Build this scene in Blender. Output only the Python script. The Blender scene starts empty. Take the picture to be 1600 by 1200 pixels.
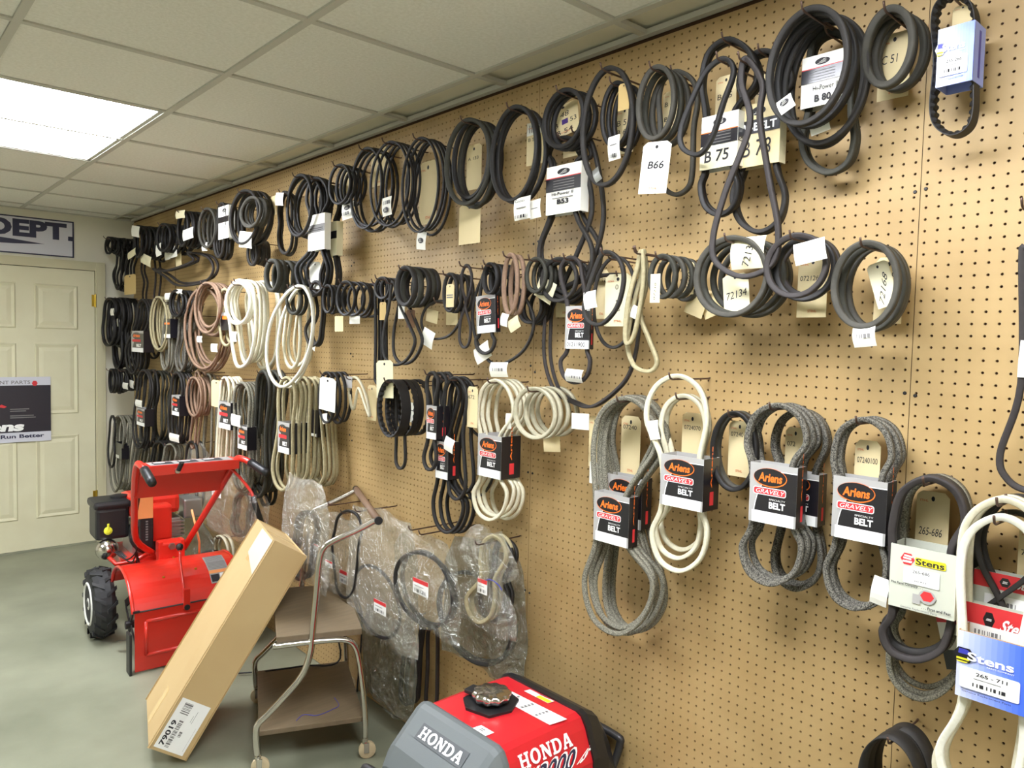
import bpy, bmesh, math, random
import numpy as np
from mathutils import Vector, Matrix
S = bpy.context.scene
COL = S.collection
# ------------------------------------------------------------------ camera
FPX, YAW, PITCH, ROLL = 1172.14, math.radians(42.012), math.radians(3.059), math.radians(1.335)
CAM = np.array([-1.775, 0.0, 1.628])
_F = np.array([math.sin(YAW)*math.cos(PITCH), math.cos(YAW)*math.cos(PITCH), -math.sin(PITCH)])
_R = np.cross(_F, [0, 0, 1.0]); _R /= np.linalg.norm(_R)
_U = np.cross(_R, _F)
RGT = math.cos(ROLL)*_R + math.sin(ROLL)*_U
UPV = math.cos(ROLL)*_U - math.sin(ROLL)*_R
cd = bpy.data.cameras.new('camera'); cam = bpy.data.objects.new('camera', cd); COL.objects.link(cam)
cd.sensor_width = 36; cd.lens = FPX/1600*36; cd.clip_start = .02
cam.matrix_world = Matrix(((RGT[0], UPV[0], -_F[0], CAM[0]), (RGT[1], UPV[1], -_F[1], CAM[1]), (RGT[2], UPV[2], -_F[2], CAM[2]), (0, 0, 0, 1)))
S.camera = cam
# ------------------------------------------------------------------ world and exposure (light comes from the troffers, one added, and the windows)
wd = bpy.data.worlds.new('world'); S.world = wd; wd.use_nodes = True
wd.node_tree.nodes['Background'].inputs[0].default_value = (.9, .95, 1, 1)
wd.node_tree.nodes['Background'].inputs[1].default_value = SKY = .35
S.view_settings.view_transform = 'Standard'; S.view_settings.look = 'None'
S.view_settings.exposure = EXPOSURE = 0.0; S.view_settings.gamma = 1.0
S.view_settings.use_curve_mapping = False
LAMP = 37.0
LAMP_COL = (.97, 1.0, 1.08)
# ------------------------------------------------------------------ room constants (metres; wall_right is the plane x = 0)
CEIL, YB, XL, YF = 2.532, 6.52, -4.72, -2.6
GX, GY, TS = -.760, 1.414, .6096
JOINT = .646
def ray(x, y): return _F + RGT*(x-800)/FPX + UPV*(600-y)/FPX
def onx(x, y, off):
    r = ray(x, y); return CAM + r*((-off-CAM[0])/r[0])
def ony(x, y, Y):
    r = ray(x, y); return CAM + r*(Y/r[1])
def onz(x, y, z):
    r = ray(x, y); return CAM + r*((z-CAM[2])/r[2])
# ------------------------------------------------------------------ materials
MATS = {}
def lin(c):
    return tuple(((v/255+.055)/1.055)**2.4 if v > 10 else v/255/12.92 for v in c)
def mat(name, col, rough=.6, metal=0, noise=0, scale=40, col2=None, bump=0, bscale=None, spec=.5, stretch=None, detail=4, coat=0, emit=0, alpha=None):
    m = bpy.data.materials.new(name); MATS[name] = m; m.use_nodes = True
    nt = m.node_tree; b = nt.nodes['Principled BSDF']
    c = lin(col); b.inputs['Base Color'].default_value = (*c, 1)
    b.inputs['Roughness'].default_value = rough; b.inputs['Metallic'].default_value = metal
    b.inputs['Specular IOR Level'].default_value = spec
    if coat: b.inputs['Coat Weight'].default_value = coat; b.inputs['Coat Roughness'].default_value = .15
    if emit:
        b.inputs['Emission Color'].default_value = (*c, 1); b.inputs['Emission Strength'].default_value = emit
    if col2 or bump:
        tc = nt.nodes.new('ShaderNodeTexCoord'); src = tc.outputs['Object']
        if stretch:
            mp = nt.nodes.new('ShaderNodeMapping'); mp.inputs['Scale'].default_value = stretch
            nt.links.new(src, mp.inputs[0]); src = mp.outputs[0]
    if col2:
        n = nt.nodes.new('ShaderNodeTexNoise'); n.inputs['Scale'].default_value = scale; n.inputs['Detail'].default_value = detail
        nt.links.new(src, n.inputs['Vector'])
        r = nt.nodes.new('ShaderNodeValToRGB'); r.color_ramp.elements[0].position = .5-noise; r.color_ramp.elements[1].position = .5+noise
        r.color_ramp.elements[0].color = (*lin(col2), 1); r.color_ramp.elements[1].color = (*c, 1)
        nt.links.new(n.outputs['Fac'], r.inputs[0]); nt.links.new(r.outputs[0], b.inputs['Base Color'])
    if bump:
        n2 = nt.nodes.new('ShaderNodeTexNoise'); n2.inputs['Scale'].default_value = bscale or scale; n2.inputs['Detail'].default_value = 4
        nt.links.new(src, n2.inputs['Vector'])
        bp = nt.nodes.new('ShaderNodeBump'); bp.inputs['Strength'].default_value = bump; bp.inputs['Distance'].default_value = .004
        nt.links.new(n2.outputs['Fac'], bp.inputs['Height']); nt.links.new(bp.outputs[0], b.inputs['Normal'])
    return m
mat('pegboard', (184, 156, 106), .55, col2=(168, 139, 90), noise=.22, scale=5, detail=6)
mat('peg_back', (70, 46, 24), .9)
mat('tile', (240, 240, 232), .95, col2=(228, 228, 218), noise=.2, scale=90, bump=.25, bscale=160)
mat('tbar', (196, 195, 184), .6)
mat('wall_cream', (222, 219, 200), .85, bump=.05, bscale=120)
mat('door_paint', (220, 216, 184), .6, col2=(212, 206, 172), noise=.3, scale=6)
mat('frame_paint', (200, 194, 160), .6)
mat('floor', (150, 152, 130), .42, col2=(112, 115, 96), noise=.26, scale=2.2, detail=9, bump=.05, bscale=30)
mat('brass', (200, 170, 70), .35, 1)
mat('steel', (150, 145, 138), .35, .9)
mat('hook_steel', (96, 76, 66), .45, .6)
mat('rub_black', (27, 24, 22), .62, col2=(20, 18, 17), noise=.3, scale=60)
mat('rub_dark', (42, 38, 34), .7, col2=(30, 28, 25), noise=.3, scale=60)
mat('rub_grey', (74, 71, 62), .75, col2=(56, 54, 47), noise=.3, scale=50)
mat('rub_olive', (58, 57, 47), .75, col2=(42, 41, 33), noise=.3, scale=50)
mat('rub_violet', (54, 48, 46), .7, col2=(42, 37, 36), noise=.3, scale=60)
mat('fab_grey', (150, 146, 128), .9, col2=(78, 76, 66), noise=.16, scale=330, detail=2)
mat('fab_dark', (128, 124, 112), .9, col2=(44, 42, 38), noise=.14, scale=330, detail=2)
mat('fab_cream', (222, 216, 190), .85, col2=(204, 198, 170), noise=.3, scale=120)
mat('fab_white', (236, 234, 218), .8, col2=(222, 219, 200), noise=.3, scale=120)
mat('fab_tan', (176, 166, 130), .85, col2=(150, 140, 106), noise=.3, scale=120)
mat('fab_ring', (196, 190, 164), .85, col2=(164, 158, 132), noise=.3, scale=60)
mat('fab_brown', (150, 122, 100), .85, col2=(128, 102, 82), noise=.3, scale=120)
mat('manila', (226, 208, 160), .85)
mat('manila_tan', (196, 168, 110), .85)
mat('card_brown', (110, 78, 50), .85)
mat('card_white', (240, 238, 226), .7)
mat('card_cream', (232, 224, 186), .7)
mat('card_silver', (172, 170, 166), .45)
mat('card_black', (22, 20, 26), .3, coat=.4)
mat('card_kraft', (176, 140, 90), .8)
mat('ink', (34, 32, 36), .7)
mat('ink_grey', (120, 118, 116), .7)
mat('ink_orange', (255, 122, 36), .5)
mat('ink_red', (214, 52, 56), .5)
mat('ink_faintred', (214, 130, 90), .7)
mat('ink_white', (246, 246, 242), .5)
mat('ink_yellow', (236, 224, 40), .5)
mat('ink_blue', (58, 62, 170), .5)
mat('ink_purple', (74, 50, 120), .5)
mat('card_stens', (206, 208, 192), .4, coat=.3)
for i in range(13):
    f = i/12
    mat('blue%d' % i, (210-150*f, 214-112*f, 246-6*f), .35, coat=.3)
mat('red_paint', (206, 40, 26), .3, coat=.5)
mat('gen_red', (202, 30, 40), .35, coat=.3)
mat('plate_grey', (74, 78, 80), .45)
mat('gen_grey', (98, 104, 104), .5, bump=.08, bscale=500)
mat('plastic_black', (28, 28, 30), .4)
mat('rubber_tyre', (40, 40, 40), .7, bump=.2, bscale=60)
mat('rim_white', (214, 214, 206), .4)
mat('chrome', (205, 200, 192), .16, 1)
mat('aluminium', (176, 178, 176), .35, .85)
mat('dark_steel', (60, 58, 58), .45, .6)
mat('shelf_brown', (120, 104, 80), .5, col2=(104, 90, 68), noise=.3, scale=8, stretch=(1, 8, 1))
mat('grip_wood', (120, 94, 72), .6)
mat('caster', (196, 180, 144), .5)
mat('cardboard', (194, 168, 120), .8, col2=(184, 156, 108), noise=.3, scale=4, bump=.04, bscale=200)
mat('tape', (216, 186, 130), .25, spec=.6)
mat('tape_clear', (226, 222, 206), .12, spec=.8)
mat('label_white', (238, 238, 234), .5)
mat('decal_grey', (150, 150, 146), .5)
mat('yellow_cap', (230, 230, 60), .4)
mat('green_ink', (60, 170, 60), .5)
mat('sign_white', (206, 206, 214), .5)
mat('ink_navy', (38, 38, 66), .5)
mat('poster_dark', (40, 36, 44), .4)
mat('orange_bar', (232, 150, 90), .5)
def emis(name, col, st):
    m = bpy.data.materials.new(name); MATS[name] = m; m.use_nodes = True; nt = m.node_tree
    b = nt.nodes['Principled BSDF']; b.inputs['Base Color'].default_value = (.9, .9, .88, 1)
    b.inputs['Emission Color'].default_value = (*col, 1); b.inputs['Emission Strength'].default_value = st
emis('lamp_diffuser', LAMP_COL, LAMP)
def bagmat(name, col, dens, rough=.18):
    m = bpy.data.materials.new(name); MATS[name] = m; m.use_nodes = True; nt = m.node_tree
    for n in list(nt.nodes):
        if n.type != 'OUTPUT_MATERIAL': nt.nodes.remove(n)
    out = [n for n in nt.nodes if n.type == 'OUTPUT_MATERIAL'][0]
    tr = nt.nodes.new('ShaderNodeBsdfTransparent'); gl = nt.nodes.new('ShaderNodeBsdfGlossy'); df = nt.nodes.new('ShaderNodeBsdfDiffuse')
    tl = nt.nodes.new('ShaderNodeBsdfTranslucent')
    gl.inputs['Roughness'].default_value = rough; gl.inputs['Color'].default_value = (.9, .9, .88, 1)
    df.inputs['Color'].default_value = (*lin(col), 1); tl.inputs['Color'].default_value = (*lin(col), 1); tr.inputs['Color'].default_value = (.97, .97, .95, 1)
    m0 = nt.nodes.new('ShaderNodeMixShader'); m0.inputs[0].default_value = .45
    nt.links.new(df.outputs[0], m0.inputs[1]); nt.links.new(tl.outputs[0], m0.inputs[2])
    m1 = nt.nodes.new('ShaderNodeMixShader'); m1.inputs[0].default_value = dens
    nt.links.new(tr.outputs[0], m1.inputs[1]); nt.links.new(m0.outputs[0], m1.inputs[2])
    lw = nt.nodes.new('ShaderNodeLayerWeight'); lw.inputs['Blend'].default_value = .3
    pw = nt.nodes.new('ShaderNodeMath'); pw.operation = 'POWER'; pw.inputs[1].default_value = 3; nt.links.new(lw.outputs['Facing'], pw.inputs[0])
    ma = nt.nodes.new('ShaderNodeMath'); ma.operation = 'MULTIPLY_ADD'; ma.inputs[1].default_value = .5; ma.inputs[2].default_value = .10; nt.links.new(pw.outputs[0], ma.inputs[0])
    m2 = nt.nodes.new('ShaderNodeMixShader'); nt.links.new(ma.outputs[0], m2.inputs[0])
    nt.links.new(m1.outputs[0], m2.inputs[1]); nt.links.new(gl.outputs[0], m2.inputs[2]); nt.links.new(m2.outputs[0], out.inputs[0])
    tc = nt.nodes.new('ShaderNodeTexCoord'); n2 = nt.nodes.new('ShaderNodeTexNoise'); n2.inputs['Scale'].default_value = 20; n2.inputs['Detail'].default_value = 5
    n2.inputs['Distortion'].default_value = 1.2
    nt.links.new(tc.outputs['Object'], n2.inputs['Vector']); bp = nt.nodes.new('ShaderNodeBump'); bp.inputs['Strength'].default_value = 1; bp.inputs['Distance'].default_value = .05
    nt.links.new(n2.outputs['Fac'], bp.inputs['Height'])
    for q in (gl, df): nt.links.new(bp.outputs[0], q.inputs['Normal'])
bagmat('bag_clear', (244, 243, 232), .13, .12)
bagmat('bag_milky', (244, 243, 232), .26, .14)
bagmat('bag_grey', (140, 142, 124), .42, .25)
# ------------------------------------------------------------------ object helpers
ORG = {}
def finish(o, label=None, cat=None, group=None, kind=None):
    if label: o['label'] = label
    if cat: o['category'] = cat
    if group: o['group'] = group
    if kind: o['kind'] = kind
    return o
def thing(name, label, cat, loc, group=None):
    o = bpy.data.objects.new(name, None); COL.objects.link(o); o.location = loc; o.empty_display_size = .05
    ORG[o.name] = np.array(loc, float); return finish(o, label, cat, group)
def obj(name, v, f, mats, parent=None, mi=None, smooth=False, org=None, **kw):
    """ONE mesh object from world coordinates"""
    v = np.asarray(v, float).reshape(-1, 3)
    if parent is not None: og = ORG[parent.name]
    elif org is not None: og = np.array(org, float)
    else: og = (v.min(0)+v.max(0))/2
    me = bpy.data.meshes.new(name); me.from_pydata((v-og).tolist(), [], [tuple(int(i) for i in q) for q in f])
    for m in ([mats] if isinstance(mats, str) else mats): me.materials.append(MATS[m])
    if mi is not None: me.polygons.foreach_set('material_index', np.asarray(mi, 'i'))
    me.polygons.foreach_set('use_smooth', np.full(len(me.polygons), bool(smooth)))
    me.update()
    o = bpy.data.objects.new(name, me); COL.objects.link(o)
    if parent is not None: o.parent = parent
    else: o.location = og
    ORG[o.name] = og
    return finish(o, **kw)
def share(name, src, loc, parent=None, **kw):
    o = bpy.data.objects.new(name, src.data); COL.objects.link(o)
    if parent is not None: o.parent = parent; o.location = np.array(loc)-ORG[parent.name]
    else: o.location = loc
    ORG[o.name] = np.array(loc, float); return finish(o, **kw)
class MB:
    def __init__(s): s.v = []; s.f = []; s.m = []
    def add(s, v, f, m=0):
        k = len(s.v); s.v += [tuple(p) for p in v]; s.f += [tuple(i+k for i in q) for q in f]; s.m += [m]*len(f); return s
    def box(s, a, b, m=0):
        (x0, y0, z0), (x1, y1, z1) = a, b
        return s.add([(x0, y0, z0), (x1, y0, z0), (x1, y1, z0), (x0, y1, z0), (x0, y0, z1), (x1, y0, z1), (x1, y1, z1), (x0, y1, z1)],
                     [(3, 2, 1, 0), (4, 5, 6, 7), (0, 1, 5, 4), (1, 2, 6, 5), (2, 3, 7, 6), (3, 0, 4, 7)], m)
    def obox(s, c, ax, h, m=0, bev=0):
        c = np.array(c, float); A = [np.array(a, float)*k for a, k in zip(ax, h)]
        if not bev:
            v = [c+sx*A[0]+sy*A[1]+sz*A[2] for sz in (-1, 1) for sx, sy in ((-1, -1), (1, -1), (1, 1), (-1, 1))]
            return s.add(v, [(3, 2, 1, 0), (4, 5, 6, 7), (0, 1, 5, 4), (1, 2, 6, 5), (2, 3, 7, 6), (3, 0, 4, 7)], m)
        bm = bmesh.new(); bmesh.ops.create_cube(bm, size=2)
        for q in bm.verts: q.co = Vector(A[0]*q.co.x+A[1]*q.co.y+A[2]*q.co.z+c)
        bmesh.ops.bevel(bm, geom=bm.edges[:], offset=bev, segments=2, affect='EDGES', profile=.6)
        bm.verts.index_update(); s.add([q.co[:] for q in bm.verts], [[q.index for q in p.verts] for p in bm.faces], m); bm.free(); return s
    def tube(s, pts, r, sides=8, m=0, closed=False, caps=True):
        P = np.array(pts, float); n = len(P); rr = np.broadcast_to(np.array(r, float), (n,))
        T = np.roll(P, -1, 0)-np.roll(P, 1, 0) if closed else np.gradient(P, axis=0)
        T /= np.linalg.norm(T, axis=1)[:, None]+1e-12
        ref = np.array([0, 0, 1.]) if abs(T[0][2]) < .9 else np.array([1., 0, 0]); N = np.cross(T[0], ref); N /= np.linalg.norm(N); v = []
        for i in range(n):
            N = N-T[i]*(N@T[i]); N /= np.linalg.norm(N); Bn = np.cross(T[i], N)
            for k in range(sides):
                a = 2*math.pi*k/sides; v.append(P[i]+rr[i]*(math.cos(a)*N+math.sin(a)*Bn))
        f = []
        for i in range(n if closed else n-1):
            j = (i+1) % n
            for k in range(sides): f.append((i*sides+k, i*sides+(k+1) % sides, j*sides+(k+1) % sides, j*sides+k))
        if caps and not closed: f += [tuple(reversed(range(sides))), tuple(range((n-1)*sides, n*sides))]
        return s.add(v, f, m)
    def lathe(s, c, axis, prof, sides=16, m=0):
        """prof: (distance along axis, radius)"""
        c = np.array(c, float); ax = np.array(axis, float); ax /= np.linalg.norm(ax)
        ref = np.array([0, 0, 1.]) if abs(ax[2]) < .9 else np.array([1., 0, 0]); N = np.cross(ax, ref); N /= np.linalg.norm(N); Bn = np.cross(ax, N)
        v = []; f = []
        for h, r in prof:
            for k in range(sides):
                a = 2*math.pi*k/sides; v.append(c+ax*h+r*(math.cos(a)*N+math.sin(a)*Bn))
        for i in range(len(prof)-1):
            for k in range(sides): f.append((i*sides+k, i*sides+(k+1) % sides, (i+1)*sides+(k+1) % sides, (i+1)*sides+k))
        f += [tuple(reversed(range(sides))), tuple(range((len(prof)-1)*sides, len(prof)*sides))]
        return s.add(v, f, m)
    def loft(s, secs, m=0, cap=True):
        n = len(secs[0]); v = [p for q in secs for p in q]; f = []
        for i in range(len(secs)-1):
            for k in range(n): f.append((i*n+k, i*n+(k+1) % n, (i+1)*n+(k+1) % n, (i+1)*n+k))
        if cap: f += [tuple(reversed(range(n))), tuple(range((len(secs)-1)*n, len(secs)*n))]
        return s.add(v, f, m)
    def prism(s, poly, d, m=0):
        n = len(poly); d = np.array(d, float); p = [np.array(q, float) for q in poly]
        return s.add(p+[q+d for q in p], [tuple(reversed(range(n))), tuple(range(n, 2*n))]+[(i, (i+1) % n, n+(i+1) % n, n+i) for i in range(n)], m)
    def build(s, name, mats, parent=None, smooth=False, **kw):
        o = obj(name, s.v, s.f, mats, parent, s.m if not isinstance(mats, str) else None, smooth, **kw)
        return o
def spline(c, per=6, closed=True):
    """Catmull-Rom through control points"""
    c = np.array(c, float); n = len(c); out = []
    for i in range(n if closed else n-1):
        p = [c[(i+k) % n] if closed else c[min(max(i+k, 0), n-1)] for k in (-1, 0, 1, 2)]
        for j in range(per):
            t = j/per; out.append(.5*(2*p[1]+(p[2]-p[0])*t+(2*p[0]-5*p[1]+4*p[2]-p[3])*t*t+(3*p[1]-p[0]-3*p[2]+p[3])*t**3))
    if not closed: out.append(c[-1])
    return np.array(out)
# ------------------------------------------------------------------ flat print (lettering and marks)
_tc = {}
def glyphs(s, bold=0.0):
    k = (s, bold)
    if k not in _tc:
        cu = bpy.data.curves.new('t', 'FONT'); cu.body = s; cu.offset = bold; cu.resolution_u = 3; cu.fill_mode = 'FRONT'
        o = bpy.data.objects.new('t', cu); COL.objects.link(o)
        dg = bpy.context.evaluated_depsgraph_get(); e = o.evaluated_get(dg); me = e.to_mesh()
        v = np.array([p.co[:2] for p in me.vertices]); f = [tuple(p.vertices) for p in me.polygons]; e.to_mesh_clear()
        bpy.data.objects.remove(o); bpy.data.curves.remove(cu)
        lo, hi = v.min(0), v.max(0); _tc[k] = ((v-lo)/(hi-lo+1e-9), f)
    return _tc[k]
def txt(s, u, v, w, h, m, bold=0.0, shear=0.0, rot=0):
    g, f = glyphs(s, bold); g = g.copy(); g[:, 0] += shear*g[:, 1]*h/w
    x, y = g[:, 0]*w, g[:, 1]*h
    if rot:
        a = math.radians(rot); cx, cy = w/2, h/2; x, y = cx+(x-cx)*math.cos(a)-(y-cy)*math.sin(a), cy+(x-cx)*math.sin(a)+(y-cy)*math.cos(a)
    return (m, np.stack([u+x, v+y], 1), f)
def pol(m, pts): return (m, np.array(pts, float), [tuple(range(len(pts)))])
def rc(m, u0, v0, u1, v1): return pol(m, [(u0, v0), (u1, v0), (u1, v1), (u0, v1)])
def ell(m, cu, cv, ru, rv, n=28): return pol(m, [(cu+ru*math.cos(2*math.pi*k/n), cv+rv*math.sin(2*math.pi*k/n)) for k in range(n)])
def rrc(m, u0, v0, u1, v1, ru, rv):
    p = []
    for cx, cy, a0 in ((u1-ru, v1-rv, 0), (u0+ru, v1-rv, 90), (u0+ru, v0+rv, 180), (u1-ru, v0+rv, 270)):
        for k in range(5):
            a = math.radians(a0+k*22.5); p.append((cx+ru*math.cos(a), cy+rv*math.sin(a)))
    return pol(m, p)
def bars(m, u0, v0, u1, v1, n, seed=1):
    r = random.Random(seed); v = []; f = []; u = u0
    while u < u1:
        w = (u1-u0)/n*r.choice((.5, .5, 1, 1.6)); k = len(v)
        v += [(u, v0), (min(u+w, u1), v0), (min(u+w, u1), v1), (u, v1)]; f.append((k, k+1, k+2, k+3)); u += w+(u1-u0)/n*r.choice((.5, .7, 1.2))
    return (m, np.array(v), f)
def layer(quad, art, name, parent, lift=.0005, **kw):
    """print on a flat face: quad = tl, tr, br, bl in world space"""
    tl, tr, br, bl = [np.array(q, float) for q in quad]
    nrm = np.cross(tr-tl, bl-tl); nrm = -nrm/np.linalg.norm(nrm)
    c = (tl+tr+br+bl)/4
    ms = []; V = []; Fc = []; mi = []
    for i, (m, uv, f) in enumerate(art):
        if m not in ms: ms.append(m)
        k = len(V)
        for u, v in uv: V.append(tl*(1-u)*v+tr*u*v+br*u*(1-v)+bl*(1-u)*(1-v)+nrm*lift*(1+.35*i))
        Fc += [tuple(j+k for j in q) for q in f]; mi += [ms.index(m)]*len(f)
    return obj(name, V, Fc, ms, parent, mi, **kw)
def prism_poly(poly, d): return MB().prism(poly, d)
# ================================================================== the room
def structure(name, mb, mats, **kw): return mb.build(name, mats, kind='structure', **kw)
structure('floor', MB().box((XL, YF, -.05), (.03, YB+.05, 0)), 'floor')
cl = structure('ceiling', MB().box((XL, YF, CEIL+.02), (.03, YB+.05, CEIL+.06)), 'wall_cream')
TROFF = [(-2, 3), (-2, -2), (-2, -7), (-5, 3)]   # grid cell column and row of each 2 x 4 ft troffer; last one added unseen to brighten the far end
lampcells = {(c+1, r+k) for c, r in TROFF for k in (0, 1)}
tb = MB(); tb.box((-TS/2+.013, -TS/2+.013, 0), (TS/2-.013, TS/2-.013, .012))
first = None
xs = [GX+TS*k for k in range(-7, 2)]; ysl = [GY+TS*k for k in range(-7, 9)]
for i in range(-7, 1):
    for j in range(-7, 9):
        x0, x1 = max(GX+TS*i, XL), min(GX+TS*(i+1), 0); y0, y1 = max(GY+TS*j, YF), min(GY+TS*(j+1), YB)
        if x1-x0 < .05 or y1-y0 < .05 or (i, j) in lampcells: continue
        if x1-x0 > TS-.01 and y1-y0 > TS-.01:
            if first is None:
                first = obj('ceiling_tile', np.array(tb.v)+[(x0+x1)/2, (y0+y1)/2, CEIL+.003], tb.f, 'tile', org=((x0+x1)/2, (y0+y1)/2, CEIL+.003))
                first.parent = cl; first.location = ORG[first.name]-ORG[cl.name]
            else: share('ceiling_tile', first, ((x0+x1)/2, (y0+y1)/2, CEIL+.003), cl)
        else: MB().box((x0+.008, y0+.008, CEIL+.003), (x1-.008, y1-.008, CEIL+.015)).build('ceiling_tile', 'tile', cl)
for x in xs: MB().box((x-.012, YF, CEIL-.003), (x+.012, YB, CEIL+.012)).build('grid_bar', 'tbar', cl)
for y in ysl: MB().box((XL, y-.012, CEIL-.0025), (0, y+.012, CEIL+.011)).build('grid_bar', 'tbar', cl)
MB().box((-.022, YF, CEIL-.004), (0, YB, CEIL+.012)).build('grid_bar', 'tbar', cl)
MB().box((XL, YB-.022, CEIL-.004), (0, YB, CEIL+.012)).build('grid_bar', 'tbar', cl)
where = ['in the ceiling in view near the back', 'in the ceiling straight above the near hooks', 'in the ceiling behind the camera by the pegboard',
         'added out of view to brighten the far wall']
for (c, r), wh in zip(TROFF, where):
    x0 = GX+TS*(c+1); y0 = GY+TS*r; cx, cy = x0+TS/2, y0+TS
    t = thing('troffer_light', 'bright white fluorescent troffer panel '+wh, 'light', (cx, cy, CEIL))
    f = MB(); e = .018
    for a, b in (((x0+.012, y0+.012), (x0+.012+e, y0+2*TS-.012)), ((x0+TS-.012-e, y0+.012), (x0+TS-.012, y0+2*TS-.012)), ((x0+.012, y0+.012), (x0+TS-.012, y0+.012+e)), ((x0+.012, y0+2*TS-.012-e), (x0+TS-.012, y0+2*TS-.012))):
        f.box((*a, CEIL+.001), (*b, CEIL+.015))
    f.build('frame', 'tbar', t)
    MB().box((x0+.03, y0+.03, CEIL+.004), (x0+TS-.03, y0+2*TS-.03, CEIL+.012)).build('diffuser', 'lamp_diffuser', t)
# ---- pegboard wall: real holes on a one-inch grid, one object per four-foot panel
wr = structure('wall_right', MB().box((.014, YF, 0), (.03, YB+.05, CEIL+.02)), 'peg_back')
IN = .0254
ZR = 1.9715-IN*77
def pegpanel(y1, ncol, walls, xoff):
    nrow = 100
    k = np.arange(8); a = k*math.pi/4+math.pi/8
    hole = np.stack([np.cos(a), np.sin(a)], 1)*.0031
    # square ring points matching the eight directions
    sq = []
    for q in a:
        c, s_ = math.cos(q), math.sin(q); m = max(abs(c), abs(s_)); sq.append((c/m*IN/2, s_/m*IN/2))
    sq = np.array(sq)
    # corners are added so that cells tile without gaps
    ring = [];
    for i in range(8):
        ring.append(sq[i])
        if i % 2 == 0: ring.append(np.array([np.sign(sq[i][0])*IN/2, np.sign(sq[i][1])*IN/2]))
    ring = np.array(ring)          # 12 points: s0 c0 s1 | s2 c1 s3 ...
    loc = np.concatenate([ring, hole, hole]); dx = np.concatenate([np.zeros(20), np.full(8, .0045)])
    fq = []; rid = []; p = 0
    for i in range(8):
        rid.append(p); p += 2 if i % 2 == 0 else 1
    tri = []
    for i in range(8):
        j = (i+1) % 8
        if i % 2 == 0: fq.append((rid[i], rid[i]+1, 12+j, 12+i)); tri.append((rid[i]+1, rid[j], 12+j))
        else: fq.append((rid[i], rid[j], 12+j, 12+i))
        if walls: fq.append((12+i, 12+j, 20+j, 20+i))
    nv = 28 if walls else 20
    gy, gz = np.meshgrid(y1-IN/2-IN*np.arange(ncol), (ZR % IN)+IN*np.arange(nrow-1), indexing='ij')
    cy, cz = gy.ravel(), gz.ravel(); n = len(cy)
    V = np.zeros((n, nv, 3)); V[:, :, 1] = cy[:, None]+loc[None, :nv, 0]; V[:, :, 2] = cz[:, None]+loc[None, :nv, 1]; V[:, :, 0] = xoff+dx[None, :nv]
    V[:, :, 1] = np.clip(V[:, :, 1], y1-ncol*IN+.0007, y1-.0007); V[:, :, 2] = np.clip(V[:, :, 2], 0.002, CEIL)
    base = (np.arange(n)*nv)[:, None, None]
    Q = (np.array(fq)[None]+base).reshape(-1, 4); T = (np.array(tri)[None]+base).reshape(-1, 3)
    me = bpy.data.meshes.new('pegboard_panel'); me.vertices.add(n*nv); og = ORG[wr.name]
    me.vertices.foreach_set('co', (V.reshape(-1, 3)-og).ravel().astype('f'))
    me.loops.add(Q.size+T.size); me.loops.foreach_set('vertex_index', np.concatenate([Q.ravel(), T.ravel()]).astype('i'))
    me.polygons.add(len(Q)+len(T))
    me.polygons.foreach_set('loop_start', np.concatenate([np.arange(len(Q))*4, Q.size+np.arange(len(T))*3]).astype('i'))
    me.polygons.foreach_set('use_smooth', np.zeros(len(Q)+len(T), bool)); me.update(calc_edges=True); me.validate(); me.materials.append(MATS['pegboard'])
    o = bpy.data.objects.new('pegboard_panel', me); COL.objects.link(o); o.parent = wr; ORG[o.name] = og
    # hardboard edge and back so the sheet has thickness
    MB().box((xoff+.0048, y1-ncol*IN+.001, .002), (xoff+.0052, y1-.001, CEIL)).build('panel_back', 'peg_back', o)
rr = random.Random(4)
for k in range(-2, 5):
    pegpanel(JOINT+48*IN*k, 48, k < 3, rr.uniform(0, .0012))
pegpanel(YB, int((YB-(JOINT+48*IN*4))/IN), False, .0006)
sc = None
for k in range(0, 5):
    for z in (.35, .76, 1.17, 1.55, 1.97, 2.3):
        for dy in (-.011, .011):
            p = (-.001, JOINT+48*IN*k+dy, z+rr.uniform(-.02, .02)); 
            if sc is None:
                sc = MB().lathe(p, (-1, 0, 0), [(-.004, .0042), (0, .0042), (.0015, .003)], 8).build('screw_head', 'dark_steel', wr)
            else:
                s2 = bpy.data.objects.new('screw_head', sc.data); COL.objects.link(s2); s2.parent = wr
                s2.location = np.array(p)-np.array((-.001, JOINT-.011, 0))-np.array((0, 0, SC0)); 
            if k == 0 and z == .35 and dy < 0: SC0 = p[2]
# ---- other walls
structure('wall_back', MB().box((XL, YB, 0), (.03, YB+.1, CEIL+.02)), 'wall_cream')
WIN = [(-1.9, -.1), (.9, 2.7)]; WZ0, WZ1 = .85, 2.2
wl = MB(); ye = YF
for a, b in WIN:
    wl.box((XL-.1, ye, 0), (XL, a, CEIL+.02)); wl.box((XL-.1, a, 0), (XL, b, WZ0)); wl.box((XL-.1, a, WZ1), (XL, b, CEIL+.02)); ye = b
wl.box((XL-.1, ye, 0), (XL, YB+.1, CEIL+.02)); structure('wall_left', wl, 'wall_cream')
glass = bpy.data.materials.new('window_glass'); MATS['window_glass'] = glass; glass.use_nodes = True; nt = glass.node_tree; nt.nodes.clear()
go = nt.nodes.new('ShaderNodeOutputMaterial'); gt_ = nt.nodes.new('ShaderNodeBsdfTransparent'); gg = nt.nodes.new('ShaderNodeBsdfGlossy'); gg.inputs['Roughness'].default_value = .02; gm = nt.nodes.new('ShaderNodeMixShader'); gf = nt.nodes.new('ShaderNodeFresnel'); gf.inputs[0].default_value = 1.45
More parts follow.
